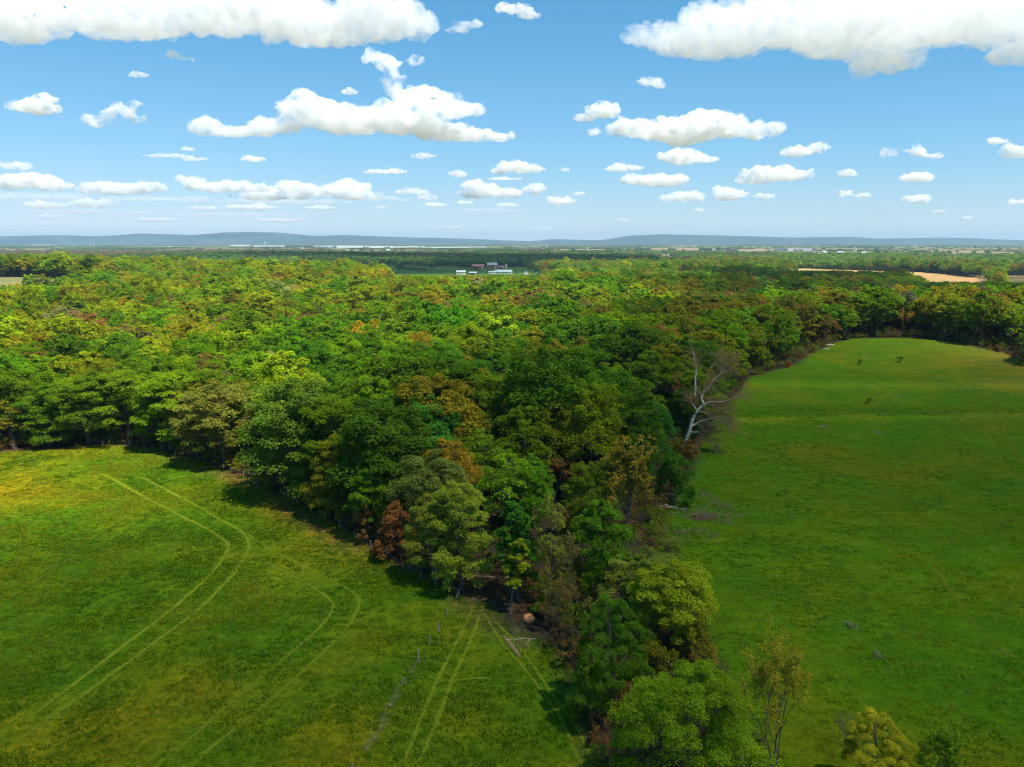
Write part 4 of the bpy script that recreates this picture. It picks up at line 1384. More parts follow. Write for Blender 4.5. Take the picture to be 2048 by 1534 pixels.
def build_fence():
    P = [ground(u, v) for u, v in [(152, 894), (205, 891), (260, 892), (289, 895), (305, 897), (325, 902), (351, 911), (361, 911), (378, 914), (397, 921), (440, 936), (464, 945), (488, 956), (515, 967), (562, 988), (567, 995), (595, 1006), (623, 1024), (650, 1039), (680, 1056), (709, 1076), (742, 1096), (772, 1117), (807, 1138), (842, 1157), (872, 1170), (897, 1181), (919, 1194)]]
    e = empty('post_fence', P[-1])
    tag(e, 'wire fence on pale wooden posts between meadow and wood', 'fence')
    B = P[-1]
    pm = MB().cyl((0, 0), 0.11, 0.10, -0.3, 1.45, 7)
    me = None
    rnd = random.Random(4)
    for i, p in enumerate(P):
        if me is None:
            o = pm.build('post', M_POST, e)
            me = o.data
        else:
            o = link('post', me, e)
        o.location = p - B
        o.rotation_euler = (rnd.uniform(-.06, .06), rnd.uniform(-.06, .06), rnd.uniform(0, 6))
        o.scale = (1, 1, rnd.uniform(.85, 1.15))
    for z in (0.45, 0.85, 1.25):
        q = np.array([tuple(p - B) for p in P]) + np.array([0, 0, z])
        v, f = tube(q, np.full(len(q), 0.008), 3)
        link('wire', mesh_np('wire', v, f, [M_WIRE]), e)
    # brace and rail at the gate end
    def bar(a, b, r=0.06):
        v, f = tube(np.array([tuple(a - B), tuple((a + b) / 2 - B), tuple(b - B)]), [r, r, r], 6)
        link('rail', mesh_np('rail', v, f, [M_POST]), e)
    bar(P[-2] + Vector((0, 0, 1.2)), P[-1] + Vector((0, 0, 1.2)))
    g = ground(912, 1206)
    bar(P[-1] + Vector((0, 0, 1.35)), g + Vector((0, 0, 0.9)))
    # old fence line going down through the meadow: lone posts
    lone = [((894, 1234), 'pale lone post nearest the fence end'), ((877, 1262), 'second lone post below the fence end'), ((859, 1290), 'third lone post below the fence end'), ((837, 1322), 'lone post at the top of the dead grass line')]
    for k, (px, lb) in enumerate(lone):
        o = link('fence_post', me)
        o.location = ground(*px)
        o.rotation_euler = (0.05 * (k - 1), 0.04, k)
        o.scale = (1, 1, 0.95 + 0.1 * k)
        tag(o, lb, 'post', 'lone posts of the old fence line')
    o = link('fence_post', me)
    o.location = ground(1071, 1188)
    tag(o, 'lone pale post among the hedge trunks by the lane', 'post')

build_fence()

# ------------------------------------------------------------------ dead grass, brush, straw
def tuft_mesh(seed, n=60, h=0.9, r=0.45):
    rnd = np.random.default_rng(seed)
    V, Fc = [], []
    for i in range(n):
        a, q = rnd.uniform(0, 6.28), r * math.sqrt(rnd.random())
        b = np.array([q * math.cos(a), q * math.sin(a), -0.05])
        d = np.array([math.cos(a), math.sin(a), 0]) * rnd.uniform(0.1, 0.6) + np.array([0, 0, 1.0])
        t = b + d * h * rnd.uniform(0.5, 1.1)
        s = np.array([-math.sin(a + 1), math.cos(a + 1), 0]) * 0.03
        k = len(V)
        V += [b - s, b + s, t + s * 0.3, t - s * 0.3]
        Fc.append((k, k + 1, k + 2, k + 3))
    return np.array(V), np.array(Fc)

M_DEADGRASS = plain('dead_grass', (0.34, 0.26, 0.10), 0.95, 0.3, 2.0)
M_GREYGRASS = plain('grey_weeds', (0.36, 0.32, 0.13), 0.95, 0.35, 2.0)

def grass_line(name, px, n, spread, label, mat, h=0.8, seed=0):
    rnd = np.random.default_rng(seed)
    c = smooth_path(gp(px), 0.3)
    st = NP()
    for i in range(n):
        k = rnd.integers(0, len(c))
        if fbm(c[k][0] / 2.2, c[k][1] / 2.2, 0, 2, seed) < 0.02:
            continue
        x, y = c[k] + rnd.normal(size=2) * spread
        v, f = tuft_mesh(int(rnd.integers(0, 1e6)), 14, h * rnd.uniform(.5, 1.2), 0.3)
        st.add(v + np.array([x, y, float(height(x, y))]), f)
    v, f = st.get()
    o = link(name, mesh_np(name, v, f, [mat]))
    tag(o, label, 'dead grass', kind='stuff')

grass_line('dead_grass_line', [(838, 1318), (815, 1350), (795, 1385), (775, 1420), (755, 1465), (730, 1500), (700, 1545)], 130, 0.32, 'grey dead grass along the old fence line in the meadow', M_GREYGRASS, 0.42, 1)
grass_line('dead_grass_patch', [(1692, 1246), (1715, 1262), (1735, 1280), (1752, 1308), (1760, 1316)], 170, 0.35, 'streak of grey dead grass in the right pasture', M_GREYGRASS, 0.4, 2)
grass_line('straw_tufts', [(1030, 1262), (1042, 1290), (1060, 1272)], 60, 0.5, 'straw tufts beside the lane below the slender tree', M_DEADGRASS, 0.7, 3)
grass_line('straw_tufts', [(1318, 1030), (1350, 1065), (1400, 1060), (1450, 1045), (1465, 1030), (1440, 1010), (1400, 985)], 330, 1.1, 'dry weeds around the brush pile', M_DEADGRASS, 0.7, 4)
grass_line('straw_tufts', [(1325, 1075), (1370, 1085), (1420, 1070)], 160, 1.6, 'dry weeds below the brush pile', M_DEADGRASS, 0.6, 5)

def stick_pile(name, P, R0, n, L, mat, label, cat, flat=0.35, r=0.06, parts='branch', seed=0, height_=1.0):
    rnd = np.random.default_rng(seed)
    e = empty(name, P)
    tag(e, label, cat)
    for i in range(n):
        a = rnd.uniform(0, 6.28)
        c = np.array([rnd.normal() * R0 * .5, rnd.normal() * R0 * .3, abs(rnd.normal()) * flat * height_ + 0.1])
        d = np.array([math.cos(a), 0.6 * math.sin(a), rnd.uniform(-.15, .35)])
        l = L * rnd.uniform(.4, 1.1)
        p0, p1 = c - d * l * .5, c + d * l * .5
        p0[2] = max(0.05, p0[2]); p1[2] = max(0.05, p1[2])
        m = (p0 + p1) / 2 + rnd.normal(size=3) * 0.2
        st = NP()
        rr = r * rnd.uniform(.5, 1.5)
        v, f = tube(np.array([p0, p0 * .5 + m * .5 + rnd.normal(size=3) * .08, m, p1]), [rr, rr * .85, rr * .6, rr * .25], 5)
        st.add(v, f)
        for j in range(3):
            s = m + (p1 - m) * rnd.random()
            q = s + (d + rnd.normal(size=3) * .6) * l * .22
            v, f = tube(np.array([s, (s + q) / 2, q]), [rr * .4, rr * .3, rr * .12], 3)
            st.add(v, f)
        v, f = st.get()
        link(parts, mesh_np(parts, v, f, [mat]), e)
    return e

M_GREYWOOD = plain('grey_wood', (0.36, 0.29, 0.18), 0.95, 0.3, 2.0)
M_REDDIRT = plain('red_earth', (0.15, 0.085, 0.05), 1.0, 0.4, 1.2, bump=0.4)
stick_pile('brush_pile', ground(1405, 1032), 5.5, 30, 5.5, M_DEADWOOD, 'long pile of grey brush and fallen limbs at the pasture edge', 'brush pile', 0.4, 0.08, seed=1)
stick_pile('fallen_limb', ground(1325, 1018), 2.5, 6, 8, M_GREYWOOD, 'fallen pale trunks lying below the golden brown tree', 'fallen tree', 0.3, 0.2, seed=2)
stick_pile('fallen_branch', ground(1044, 1280), 0.8, 3, 4.5, M_PALEBARK, 'pale fallen branch beside the lane', 'branch', 0.1, 0.07, seed=3)
stick_pile('fallen_branch', ground(955, 1156), 1.5, 5, 5, M_DEADWOOD, 'dark fallen branches on the wood floor behind the gate tree', 'branch', 0.2, 0.1, seed=13)
stick_pile('twig_heap', ground(1645, 856), 1.3, 9, 2.8, M_GREYWOOD, 'small heap of pale sticks left of the other in the pasture', 'sticks', 0.3, 0.07, seed=4)
stick_pile('twig_heap', ground(1760, 866), 1.3, 7, 3.0, M_GREYWOOD, 'scattered pale sticks right of the stick heap in the pasture', 'sticks', 0.15, 0.07, seed=5)
stick_pile('twig_heap', ground(1790, 792), 1.6, 6, 3.2, M_GREYWOOD, 'loose sticks below the dry part of the pasture', 'sticks', 0.2, 0.07, seed=6)
stick_pile('cut_log', ground(1662, 690), 1.6, 4, 3.6, M_PALEBARK, 'pale logs nearest the far left corner of the pasture', 'logs', 0.15, 0.2, seed=7)
stick_pile('cut_log', ground(1653, 699), 1.6, 4, 3.6, M_PALEBARK, 'pale logs just below the other logs near the pasture corner', 'logs', 0.15, 0.2, seed=8)
stick_pile('twig_heap', ground(1728, 716), 1.6, 6, 3.4, M_GREYWOOD, 'pale sticks below the far crest of the pasture', 'sticks', 0.2, 0.09, seed=9)
for px, wpx, lb, tint in (((1735, 808), 15, 'small grey green bush on the lower pasture swell', OLIVE), ((1800, 725), 13, 'small dark bush on the far pasture crest', DEEP), ((1718, 731), 10, 'tiny dark bush left of the dark one on the far crest', DEEP), ((2040, 729), 10, 'dark bush at the right edge of the pasture', DEEP)):
    hand(px[0], px[1], px[1] - 12, wpx, 'bush1', tint, lb, 'bush', 'bush')
hand(1578, 736, 722, 9, 'bush0', (0.28, 0.07, 0.02), 'orange red bush at the pasture corner by the wood', 'bush', 'bush')

def straw_heap():
    P = ground(1058, 1243)
    rnd = np.random.default_rng(6)
    bm = bmesh.new()
    bmesh.ops.create_icosphere(bm, subdivisions=3, radius=1)
    for v in bm.verts:
        n = float(fbm(v.co.x * 1.7, v.co.y * 1.7, v.co.z * 1.7, 3, 3))
        v.co = Vector((v.co.x * 0.95, v.co.y * 0.9, v.co.z * 0.85)) * (1 + 0.25 * n)
        v.co.z = max(v.co.z, -0.5) + 0.5
    e = empty('straw_heap', P)
    tag(e, 'round heap of orange straw at the hedge foot by the lane', 'straw heap')
    me = bpy.data.meshes.new('heap'); bm.to_mesh(me); bm.free()
    m = plain('straw', (0.60, 0.28, 0.10), 1.0, 0.45, 5.0, bump=0.8)
    me.materials.append(m)
    link('heap', me, e)
    st = NP()
    for i in range(260):
        d = rnd.normal(size=3); d /= np.linalg.norm(d); d[2] = abs(d[2])
        p = d * np.array([.95, .9, .85]) * rnd.uniform(.9, 1.08) + np.array([0, 0, .45])
        q = p + (np.cross(d, rnd.normal(size=3)) + np.array([0, 0, -.2])) * 0.3
        v, f = tube(np.array([p, (p + q) / 2 + d * .05, q]), [.018, .015, .008], 3)
        st.add(v, f)
    v, f = st.get()
    link('loose_straw', mesh_np('loose_straw', v, f, [m]), e)

straw_heap()
T('fence and debris')

# ------------------------------------------------------------------ farm and buildings of the plain
M_RED = plain('barn_red', (0.30, 0.045, 0.03), 0.8, 0.2, 0.5)
M_BRICK = plain('brick_wall', (0.32, 0.12, 0.07), 0.9, 0.2, 0.5)
M_WHITE = plain('white_paint', (0.78, 0.78, 0.75), 0.7, 0.06, 0.5)
M_CREAM = plain('cream_wall', (0.62, 0.56, 0.42), 0.8, 0.1, 0.5)
M_TANW = plain('tan_wall', (0.50, 0.36, 0.24), 0.85, 0.15, 0.3)
M_GREYROOF = plain('grey_metal_roof', (0.34, 0.36, 0.38), 0.5, 0.1, 0.3)
M_BLUEROOF = plain('blue_grey_roof', (0.26, 0.33, 0.36), 0.55, 0.12, 0.3)
M_DARKROOF = plain('dark_shingle', (0.09, 0.085, 0.085), 0.9, 0.2, 0.4)
M_REDROOF = plain('faded_red_roof', (0.42, 0.20, 0.17), 0.7, 0.15, 0.3)
M_GLASS = plain('window_dark', (0.04, 0.05, 0.06), 0.2, 0.2, 1.0)

def building(name, u, v, w, d, hw, hr, wall, roof, label, cat, rz=0.0, trim=None, gable=True, windows=3, door=True, group=None, wy=None):
    P = ground(u, v) if wy is None else at((u - 1024) / F * wy * 1.0, wy)
    e = empty(name, P, rz)
    tag(e, label, cat, group)
    m = MB().box(-w / 2, w / 2, -d / 2, d / 2, -1.5, hw)
    if gable:
        m.gable(-w / 2, w / 2, -d / 2, d / 2, hw, hr - 0.05)
    m.build('wall', wall, e)
    if gable:
        MB().roof(-w / 2 - .5, w / 2 + .5, -d / 2 - .6, d / 2 + .6, hw - .1, hr + .05).build('roof', roof, e)
    else:
        MB().box(-w / 2 - .3, w / 2 + .3, -d / 2 - .3, d / 2 + .3, hw + 0.003, hw + .6).build('roof', roof, e)
    for k in range(windows):
        x = -w / 2 + w * (k + 0.5) / windows
        s = min(1.2, w / windows * .3)
        MB().box(x - s, x + s, -d / 2 - .08, -d / 2 + .05, hw * .35, hw * .7).build('window', M_GLASS, e)
    if door:
        MB().box(w * .28, w * .28 + min(3, w * .12), -d / 2 - .1, -d / 2 + .05, -.4, hw * .62).build('door', trim or M_WHITE, e)
    return e

def silo(name, u, v, r, h, label, group=None, wy=None):
    P = ground(u, v) if wy is None else at((u - 1024) / F * wy, wy)
    e = empty(name, P)
    tag(e, label, 'silo', group)
    MB().cyl((0, 0), r, r, -1, h).build('cylinder_wall', M_CREAM, e)
    MB().lathe((0, 0), [(r + .1, h), (r * .8, h + r * .5), (r * .4, h + r * .8), (0.01, h + r * .9)]).build('dome', M_GREYROOF, e)

building('red_barn', 956, 537, 32, 13, 6, 11, M_RED, M_REDROOF, 'long red barn with faded roof and white gable on the far farm', 'barn', 0.25, windows=4)
building('brick_barn', 984, 536, 28, 16, 8, 14.5, M_BRICK, M_GREYROOF, 'tall brick barn with pale metal roof right of the red barn', 'barn', 0.15, windows=3)
building('lean_to_shed', 1002, 536.5, 18, 10, 4, 6.5, M_BRICK, M_REDROOF, 'low red roofed shed joined to the brick barn', 'shed', 0.15, windows=2)
silo('white_silo', 1012, 537, 3, 9, 'short white silo at the right end of the farm')
building('long_shed', 1007, 547, 40, 16, 4, 8.5, M_CREAM, M_BLUEROOF, 'long shed with blue grey roof below the brick barn', 'shed', -0.12, windows=5)
building('white_shed', 984, 547.5, 15, 9, 4, 6, M_WHITE, M_GREYROOF, 'white shed at the left end of the long shed', 'shed', -0.1, windows=2)
building('cream_house', 922, 549, 21, 11, 6, 9, M_CREAM, M_GREYROOF, 'cream flat fronted building left of the farm sheds', 'house', 0.1, windows=4)
building('grey_shed', 946, 548.5, 18, 9, 3.5, 5.5, M_DARKROOF, M_GREYROOF, 'low dark shed between the cream building and the long shed', 'shed', 0.0, windows=2)
building('white_house', 1052, 549, 6, 8, 6, 9, M_WHITE, M_DARKROOF, 'small white gabled house right of the farm', 'house', 1.3, windows=1)
building('white_house', 1074, 549, 4, 6, 5, 8, M_WHITE, M_DARKROOF, 'left one of two tiny white gables right of the farm', 'house', 1.4, windows=1)
building('white_house', 1080, 548, 4, 6, 5, 8, M_WHITE, M_DARKROOF, 'right one of two tiny white gables right of the farm', 'house', 1.4, windows=1)
building('farm_house', 31, 540, 14, 9, 6, 10, M_WHITE, M_DARKROOF, 'white house under dark trees at the far left', 'house', 0.2, windows=3)
building('farm_house', 43, 540, 12, 9, 6, 10, M_WHITE, M_DARKROOF, 'white house right beside the one at the far left', 'house', -0.3, windows=3)
for k, (u, v, lb) in enumerate([(1517, 567, 'leftmost pale roof in the wooded hollow on the right'), (1542, 566, 'middle pale roof in the wooded hollow on the right'), (1557, 571, 'rightmost pale roof in the wooded hollow on the right')]):
    building('hollow_house', u, v, 15, 9, 4, 7.5, M_WHITE, M_GREYROOF, lb, 'house', 0.3 * k - .2, windows=3)
building('white_barn', 1821, 538, 14, 9, 5, 9, M_WHITE, M_WHITE, 'white barn behind the tan field', 'barn', 0.2, windows=2)
building('roadside_house', 1858, 543, 16, 8, 4, 7, M_WHITE, M_BLUEROOF, 'house with blue grey roof among the row of dark trees', 'house', 0.0, windows=3)
building('roadside_house', 1933, 542, 9, 8, 6, 9, M_WHITE, M_GREYROOF, 'white gabled house right of the row of dark trees', 'house', 1.2, windows=1)
# the town: warehouses and works
WH = [(545, 493, 360, 'white warehouse beside the water tower'), (655, 493, 260, 'leftmost of the long row of white warehouses'), (705, 494, 330, 'second warehouse of the long white row'), (760, 495, 300, 'third warehouse of the long white row'), (815, 496, 340, 'fourth warehouse of the long white row'), (908, 496.5, 640, 'longest brightest white warehouse right of the row'),
      (1320, 500, 260, 'tan works hall left in the town'), (1362, 500.5, 200, 'tan works hall right of the first one'), (1495, 503, 280, 'pinkish works hall below the right hand town'), (1582, 500, 230, 'white works hall at the right of the town'), (488, 483.6, 300, 'pale works hall far off left of the water tower'), (95, 489.5, 420, 'pale works hall at the far left of the plain')]
for k, (u, v, w_, lb) in enumerate(WH):
    wl = M_TANW if 'tan' in lb or 'pink' in lb else M_WHITE
    dist = 75 * F / max(v - 481.0, 4.5)
    building('warehouse', u, v, w_, 120, 21, 22, wl, M_WHITE if k < 6 else M_TANW, lb, 'warehouse', 0.0, gable=False, windows=0, door=False, wy=min(dist, 13500)).rotation_euler[2] = 0.35
rb = random.Random(9)
for k, (u, v) in enumerate(sorted([(1123, 503), (1135, 505), (1180, 506), (1196, 505), (1266, 506), (1280, 507), (1312, 509), (1322, 509), (1336, 509), (1400, 503), (1412, 502), (1440, 501), (1455, 502), (1530, 501), (1620, 503), (1640, 504), (1672, 504), (1719, 506), (1750, 509), (1762, 510), (1780, 510), (1797, 519), (1812, 527), (1895, 510), (1905, 510), (1955, 510), (1962, 511), (2030, 511), (700, 499), (780, 500), (610, 496), (560, 503), (350, 493), (330, 496), (300, 487)])):
    dist = 75 * F / (v - 481.0)
    building('town_house', u, v, rb.uniform(18, 40), 14, rb.uniform(6, 9), rb.uniform(10, 13), rb.choice([M_WHITE, M_CREAM, M_WHITE]), rb.choice([M_GREYROOF, M_WHITE, M_DARKROOF]), 'small pale building, %s from the left of those on the far plain' % NTH[k], 'house', rb.uniform(-.4, .4), windows=0, door=False, group='buildings of the far town', wy=dist)
for u, v, lb in ((1172, 504, 'lone tan silo in front of the town'), (1420, 507, 'left of the pair of silos in front of the town'), (1423.5, 507, 'right of the pair of silos in front of the town'), (1698, 503, 'left of the pair of silos at the right of the town'), (1702, 503, 'right of the pair of silos at the right of the town')):
    silo('grain_silo', u, v, 5.5, 30, lb, 'grain silos of the plain', wy=75 * F / (v - 481.0))

def water_tower(u, v, s, label):
    wy = 75 * F / (v - 481.0)
    e = empty('water_tower', at((u - 1024) / F * wy, wy))
    tag(e, label, 'water tower')
    MB().lathe((0, 0), [(6 * s, -2), (3.4 * s, 4 * s), (2.6 * s, 10 * s), (2.6 * s, 30 * s), (4 * s, 34 * s)]).build('stem', M_WHITE, e)
    MB().lathe((0, 0), [(4 * s, 34 * s), (9 * s, 37 * s), (11 * s, 41 * s), (10 * s, 45 * s), (6 * s, 48 * s), (0.01, 49 * s)]).build('tank', M_WHITE, e)
water_tower(537, 491.5, 1.25, 'white bulb water tower beside the warehouse')
water_tower(193, 488, 1.2, 'left one of two tiny far off water towers')
water_tower(199, 488, 1.0, 'right one of two tiny far off water towers')
# single dark trees by the farm and along the road
for u, v, vt, w_, lb in ((865, 541, 527, 14, 'round dark tree left of the farm meadow'), (922, 540, 526, 20, 'dark tree left of the red barn'), (936, 540, 527, 18, 'dark tree just left of the red barn'), (952, 546, 536, 7, 'small dark tree below the red barn'), (800, 545, 528, 18, 'tree at the left end of the farm hedge'),
                         (1853, 547, 534, 9, 'first of the row of dark roadside trees'), (1868, 547, 532, 11, 'second of the row of dark roadside trees'), (1885, 547, 532, 11, 'third of the row of dark roadside trees'), (1900, 547, 533, 9, 'fourth of the row of dark roadside trees'), (1917, 548, 538, 12, 'fifth lower one of the row of dark roadside trees'), (1944, 548, 532, 16, 'broad last of the row of dark roadside trees')):
    hand(u, v, vt, w_, 'wood3', (0.03, 0.062, 0.012), lb)
for k in range(9):
    hand(808 + k * 5.2, 540 + k * 0.35, 533.5 + k * .35, 6, 'bush0', (0.03, 0.055, 0.012), '%s bush from the left of the clipped hedge in the farm meadow' % NTH[k], 'bush', 'bush', group='dark hedge bushes in the farm meadow')
T('buildings')

# ------------------------------------------------------------------ clouds
def cloud_material(density, s=None):
    m, n, l = mat_new('cloud')
    out = n.new('ShaderNodeOutputMaterial')
    vs = n.new('ShaderNodeVolumeScatter')
    vs.inputs['Color'].default_value = (0.915, 0.915, 0.925, 1)
    vs.inputs['Density'].default_value = density
    if s:                                   # ragged, uneven vapour
        tc = n.new('ShaderNodeTexCoord')
        z = n.new('ShaderNodeTexNoise')
        z.inputs['Scale'].default_value = 1 / (26 * s)
        z.inputs['Detail'].default_value = 5
        z.inputs['Roughness'].default_value = 0.68
        l.new(tc.outputs['Object'], z.inputs['Vector'])
        r = n.new('ShaderNodeMapRange')
        r.inputs['From Min'].default_value = 0.42
        r.inputs['From Max'].default_value = 0.65
        r.inputs['To Min'].default_value = 0.0
        r.inputs['To Max'].default_value = density * 2.5
        l.new(z.outputs[0], r.inputs[0])
        l.new(r.outputs[0], vs.inputs['Density'])
    l.new(vs.outputs[0], out.inputs['Volume'])
    return m

BASE = 1250.0
def _ico(sub):
    bm = bmesh.new()
    bmesh.ops.create_icosphere(bm, subdivisions=sub, radius=1)
    v = np.array([tuple(q.co) for q in bm.verts]); f = np.array([[q.index for q in p.verts] for p in bm.faces])
    bm.free()
    return v, f
ICO = {2: _ico(2), 3: _ico(3)}
def cloud_mesh(balls, s, base, seed, rough=1.0, vox=3.4, puff=1.0):
    """union of ellipsoids (centre, radii) -> billowed skin; s = metres per photo pixel at that distance"""
    rnd = random.Random(seed)
    parts = NP()
    def sph(c, rx, ry, rz, sub):
        v, f = ICO[sub]
        parts.add(v * np.array([rx, ry, rz]) + np.asarray(c), f)
    for p, rx, ry, rz in balls:
        sph(p, rx * .93, ry * .93, rz * .8, 3)
        n = int((8 + min(30, rx / rz * 8)) * puff)
        for i in range(n):
            a = rnd.uniform(0, 6.283); zz = rnd.uniform(-.35, 1)
            q = math.sqrt(max(0, 1 - zz * zz)); k = rnd.uniform(.72, 1.0)
            rr = rz * rnd.choice([.14, .2, .28, .36, .45]) * rnd.uniform(.8, 1.2)
            sph((p[0] + rx * q * math.cos(a) * k, p[1] + ry * q * math.sin(a) * k, p[2] + rz * zz * k * .85), rr * 1.35, rr * 1.2, rr * .95, 2)
    me = mesh_np('cloud', *parts.get())
    o = bpy.data.objects.new('tmp', me)
    C.objects.link(o)
    md = o.modifiers.new('r', 'REMESH')
    md.mode = 'VOXEL'
    md.voxel_size = vox * s
    dg = bpy.context.evaluated_depsgraph_get()
    me2 = bpy.data.meshes.new_from_object(o.evaluated_get(dg))
    bpy.data.objects.remove(o)
    bpy.data.meshes.remove(me)
    # drop crumbs and inner bubbles: keep the outer skin only
    ne = len(me2.edges)
    ed = np.empty(ne * 2, np.int32); me2.edges.foreach_get('vertices', ed); ed = ed.reshape(-1, 2)
    lab = np.arange(len(me2.vertices))
    while True:
        m = np.minimum(lab[ed[:, 0]], lab[ed[:, 1]])
        new = lab.copy()
        np.minimum.at(new, ed[:, 0], m); np.minimum.at(new, ed[:, 1], m)
        new = new[new]
        if (new == lab).all():
            break
        lab = new
    cnt = np.bincount(lab, minlength=len(lab))
    if (cnt > 0).sum() > 1:
        good = cnt[lab] > 0.2 * cnt.max()
        nf = len(me2.polygons)
        lt = np.empty(nf, np.int32); me2.polygons.foreach_get('loop_total', lt)
        bm = bmesh.new(); bm.from_mesh(me2); bm.verts.ensure_lookup_table()
        bmesh.ops.delete(bm, geom=[bm.verts[i] for i in np.nonzero(~good)[0]], context='VERTS')
        bm.to_mesh(me2); bm.free(); me2.update()
    n = len(me2.vertices)
    co = np.empty(n * 3); me2.vertices.foreach_get('co', co)
    no = np.empty(n * 3); me2.vertices.foreach_get('normal', no)
    co = co.reshape(-1, 3); no = no.reshape(-1, 3)
    q = co / (22 * s)
    dis = fbm(q[:, 0], q[:, 1], q[:, 2], 4, seed, 0.6) * 13 * s * rough + fbm(q[:, 0] / 3, q[:, 1] / 3, q[:, 2] / 3, 2, seed + 5) * 12 * s * rough
    co = co + no * dis[:, None]
    low = co[:, 2] < base
    co[low, 2] = base + (co[low, 2] - base) * 0.35
    me2.vertices.foreach_set('co', co.ravel())
    me2.update()
    return me2

def cloud(ells, label, tau=5.0, depth=0.8, rough=1.0, group=None, name='cloud', dmax=3.0):
    """ells: lobes as seen (u, v, half width, half height)"""
    seed = int(ells[0][0] * 3 + ells[0][1])
    rnd = random.Random(seed)
    vb = max(e[1] + e[3] for e in ells)
    D = (BASE - CZ) / ray(1024, vb)[2]
    s = D / F
    balls = []
    k = max(e[3] for e in ells)
    for (u, v, ru, rv) in ells:
        rv = max(rv, 0.42 * k)
        p = ray(u, v) * D
        p[2] += CZ
        rx, rz = ru * s, rv * s
        ry = min(rx * depth, rz * dmax)
        p[1] += rnd.uniform(-.4, .4) * ry
        balls.append((p, rx, ry, rz))
    sf = min(1.0, max(0.18, k / 20))
    me = cloud_mesh(balls, s * sf, min(b[0][2] - .75 * b[3] for b in balls), seed, rough, 3.3 if k > 12 else 4.0)
    me.materials.clear()
    me.materials.append(cloud_material(0.62 * tau / (2 * k * s), s * min(1, k / 20)))
    o = link(name, me)
    tag(o, label, 'cloud', group)
    return o

cloud([(40, 45, 130, 55), (230, 22, 150, 45), (420, 10, 150, 45), (560, 30, 120, 48), (650, 58, 130, 42), (760, 38, 105, 55), (830, 45, 42, 36)], 'huge cloud across the top left corner', 4.0, 0.9)
cloud([(920, 52, 26, 20), (950, 46, 16, 9)], 'small puff right of the huge top left cloud', 2.5)
cloud([(1030, 18, 42, 12), (1060, 30, 30, 9)], 'thin cloud at the top edge right of centre', 2.5)
cloud([(1285, 75, 42, 22), (1370, 78, 85, 40), (1450, 62, 110, 55), (1570, 38, 150, 58), (1700, 50, 160, 75), (1790, 108, 80, 38), (1870, 40, 160, 60), (2010, 40, 130, 62), (2020, 112, 70, 30)], 'huge grey bottomed cloud across the top right corner', 4.6, 0.9)
cloud([(415, 258, 42, 20), (500, 264, 60, 14), (555, 250, 60, 22), (610, 218, 62, 28), (690, 238, 95, 32), (790, 242, 105, 28), (850, 195, 70, 24), (880, 222, 95, 20), (785, 165, 22, 32), (780, 128, 32, 18), (828, 119, 24, 8), (745, 115, 14, 7)], 'long cloud with a curling tower in the middle left of the sky', 5.0)
cloud([(900, 268, 80, 19), (980, 274, 55, 11)], 'flat cloud below the right end of the long curling cloud', 4.5)
cloud([(50, 210, 52, 15), (90, 200, 30, 12)], 'cloud at the left edge above the low bank', 3.5)
cloud([(190, 240, 38, 16), (235, 225, 42, 24), (270, 238, 30, 12), (275, 208, 22, 6)], 'ragged cloud second from the left edge', 3.5, rough=1.3)
cloud([(1265, 258, 55, 22), (1370, 262, 120, 26), (1420, 245, 75, 20), (1490, 265, 60, 16), (1245, 292, 62, 9), (1550, 257, 26, 5)], 'broad cloud right of centre with a flat base', 5.0)
cloud([(1370, 312, 50, 15), (1410, 320, 32, 8)], 'smaller cloud under the broad right hand one', 4.0)
cloud([(1205, 222, 38, 15), (1170, 236, 22, 5)], 'little round cloud above left of the broad right hand one', 3.5)
cloud([(1300, 163, 30, 12), (1320, 172, 18, 7)], 'greyish wisp under the huge top right cloud', 1.8)
cloud([(1190, 265, 15, 8)], 'tiny puff left of the broad right hand cloud', 2.0)
cloud([(1600, 304, 36, 10), (1632, 296, 24, 13)], 'hook shaped cloud right of the broad one', 3.6)
cloud([(1545, 352, 75, 15), (1490, 361, 40, 8)], 'long cloud in the low right sky, widest of its row', 4.2)
cloud([(1300, 363, 68, 14)], 'long cloud below the smaller one at mid right', 4.2)
cloud([(1245, 336, 44, 8)], 'thin cloud above the long one at mid right', 2.6)
cloud([(1370, 394, 46, 12), (1345, 398, 30, 8)], 'left part of the low cloud bank at mid right', 3.6)
cloud([(1462, 388, 42, 13), (1525, 392, 28, 8)], 'right part of the low cloud bank at mid right', 3.6)
cloud([(1700, 346, 24, 11)], 'small rounded cloud right of the widest low cloud', 3.2)
cloud([(1690, 390, 18, 9), (1720, 391, 22, 7)], 'small twin cloud low on the right', 3.0)
cloud([(1830, 399, 31, 10)], 'small low cloud above the row of far right puffs', 3.2)
cloud([(1825, 356, 36, 10)], 'flat small cloud far right, middle of three stacked', 3.2)
cloud([(1835, 303, 22, 13), (1860, 312, 28, 7)], 'wedge shaped cloud far right, top of three stacked', 3.4)
cloud([(1778, 308, 16, 12)], 'faint puff left of the wedge shaped cloud', 1.6)
cloud([(2032, 302, 32, 17)], 'bright cloud cut by the right edge', 3.6)
cloud([(1992, 283, 20, 8)], 'small cloud above left of the one cut by the right edge', 2.8)
cloud([(2038, 404, 26, 8)], 'low cloud cut by the right edge', 3.0)
cloud([(1120, 401, 33, 11)], 'lone rounded low cloud at centre', 3.6)
cloud([(1040, 336, 50, 12), (1000, 342, 20, 6)], 'bright little cloud at centre above the low bank', 3.6)
cloud([(985, 386, 75, 12), (960, 372, 40, 10), (1070, 379, 24, 11)], 'low bank of cloud left of the lone rounded one', 3.4)
cloud([(770, 344, 50, 7)], 'thin bar of cloud left of centre', 2.8)
cloud([(915, 348, 24, 8)], 'small pale cloud beside the thin bar', 2.2)
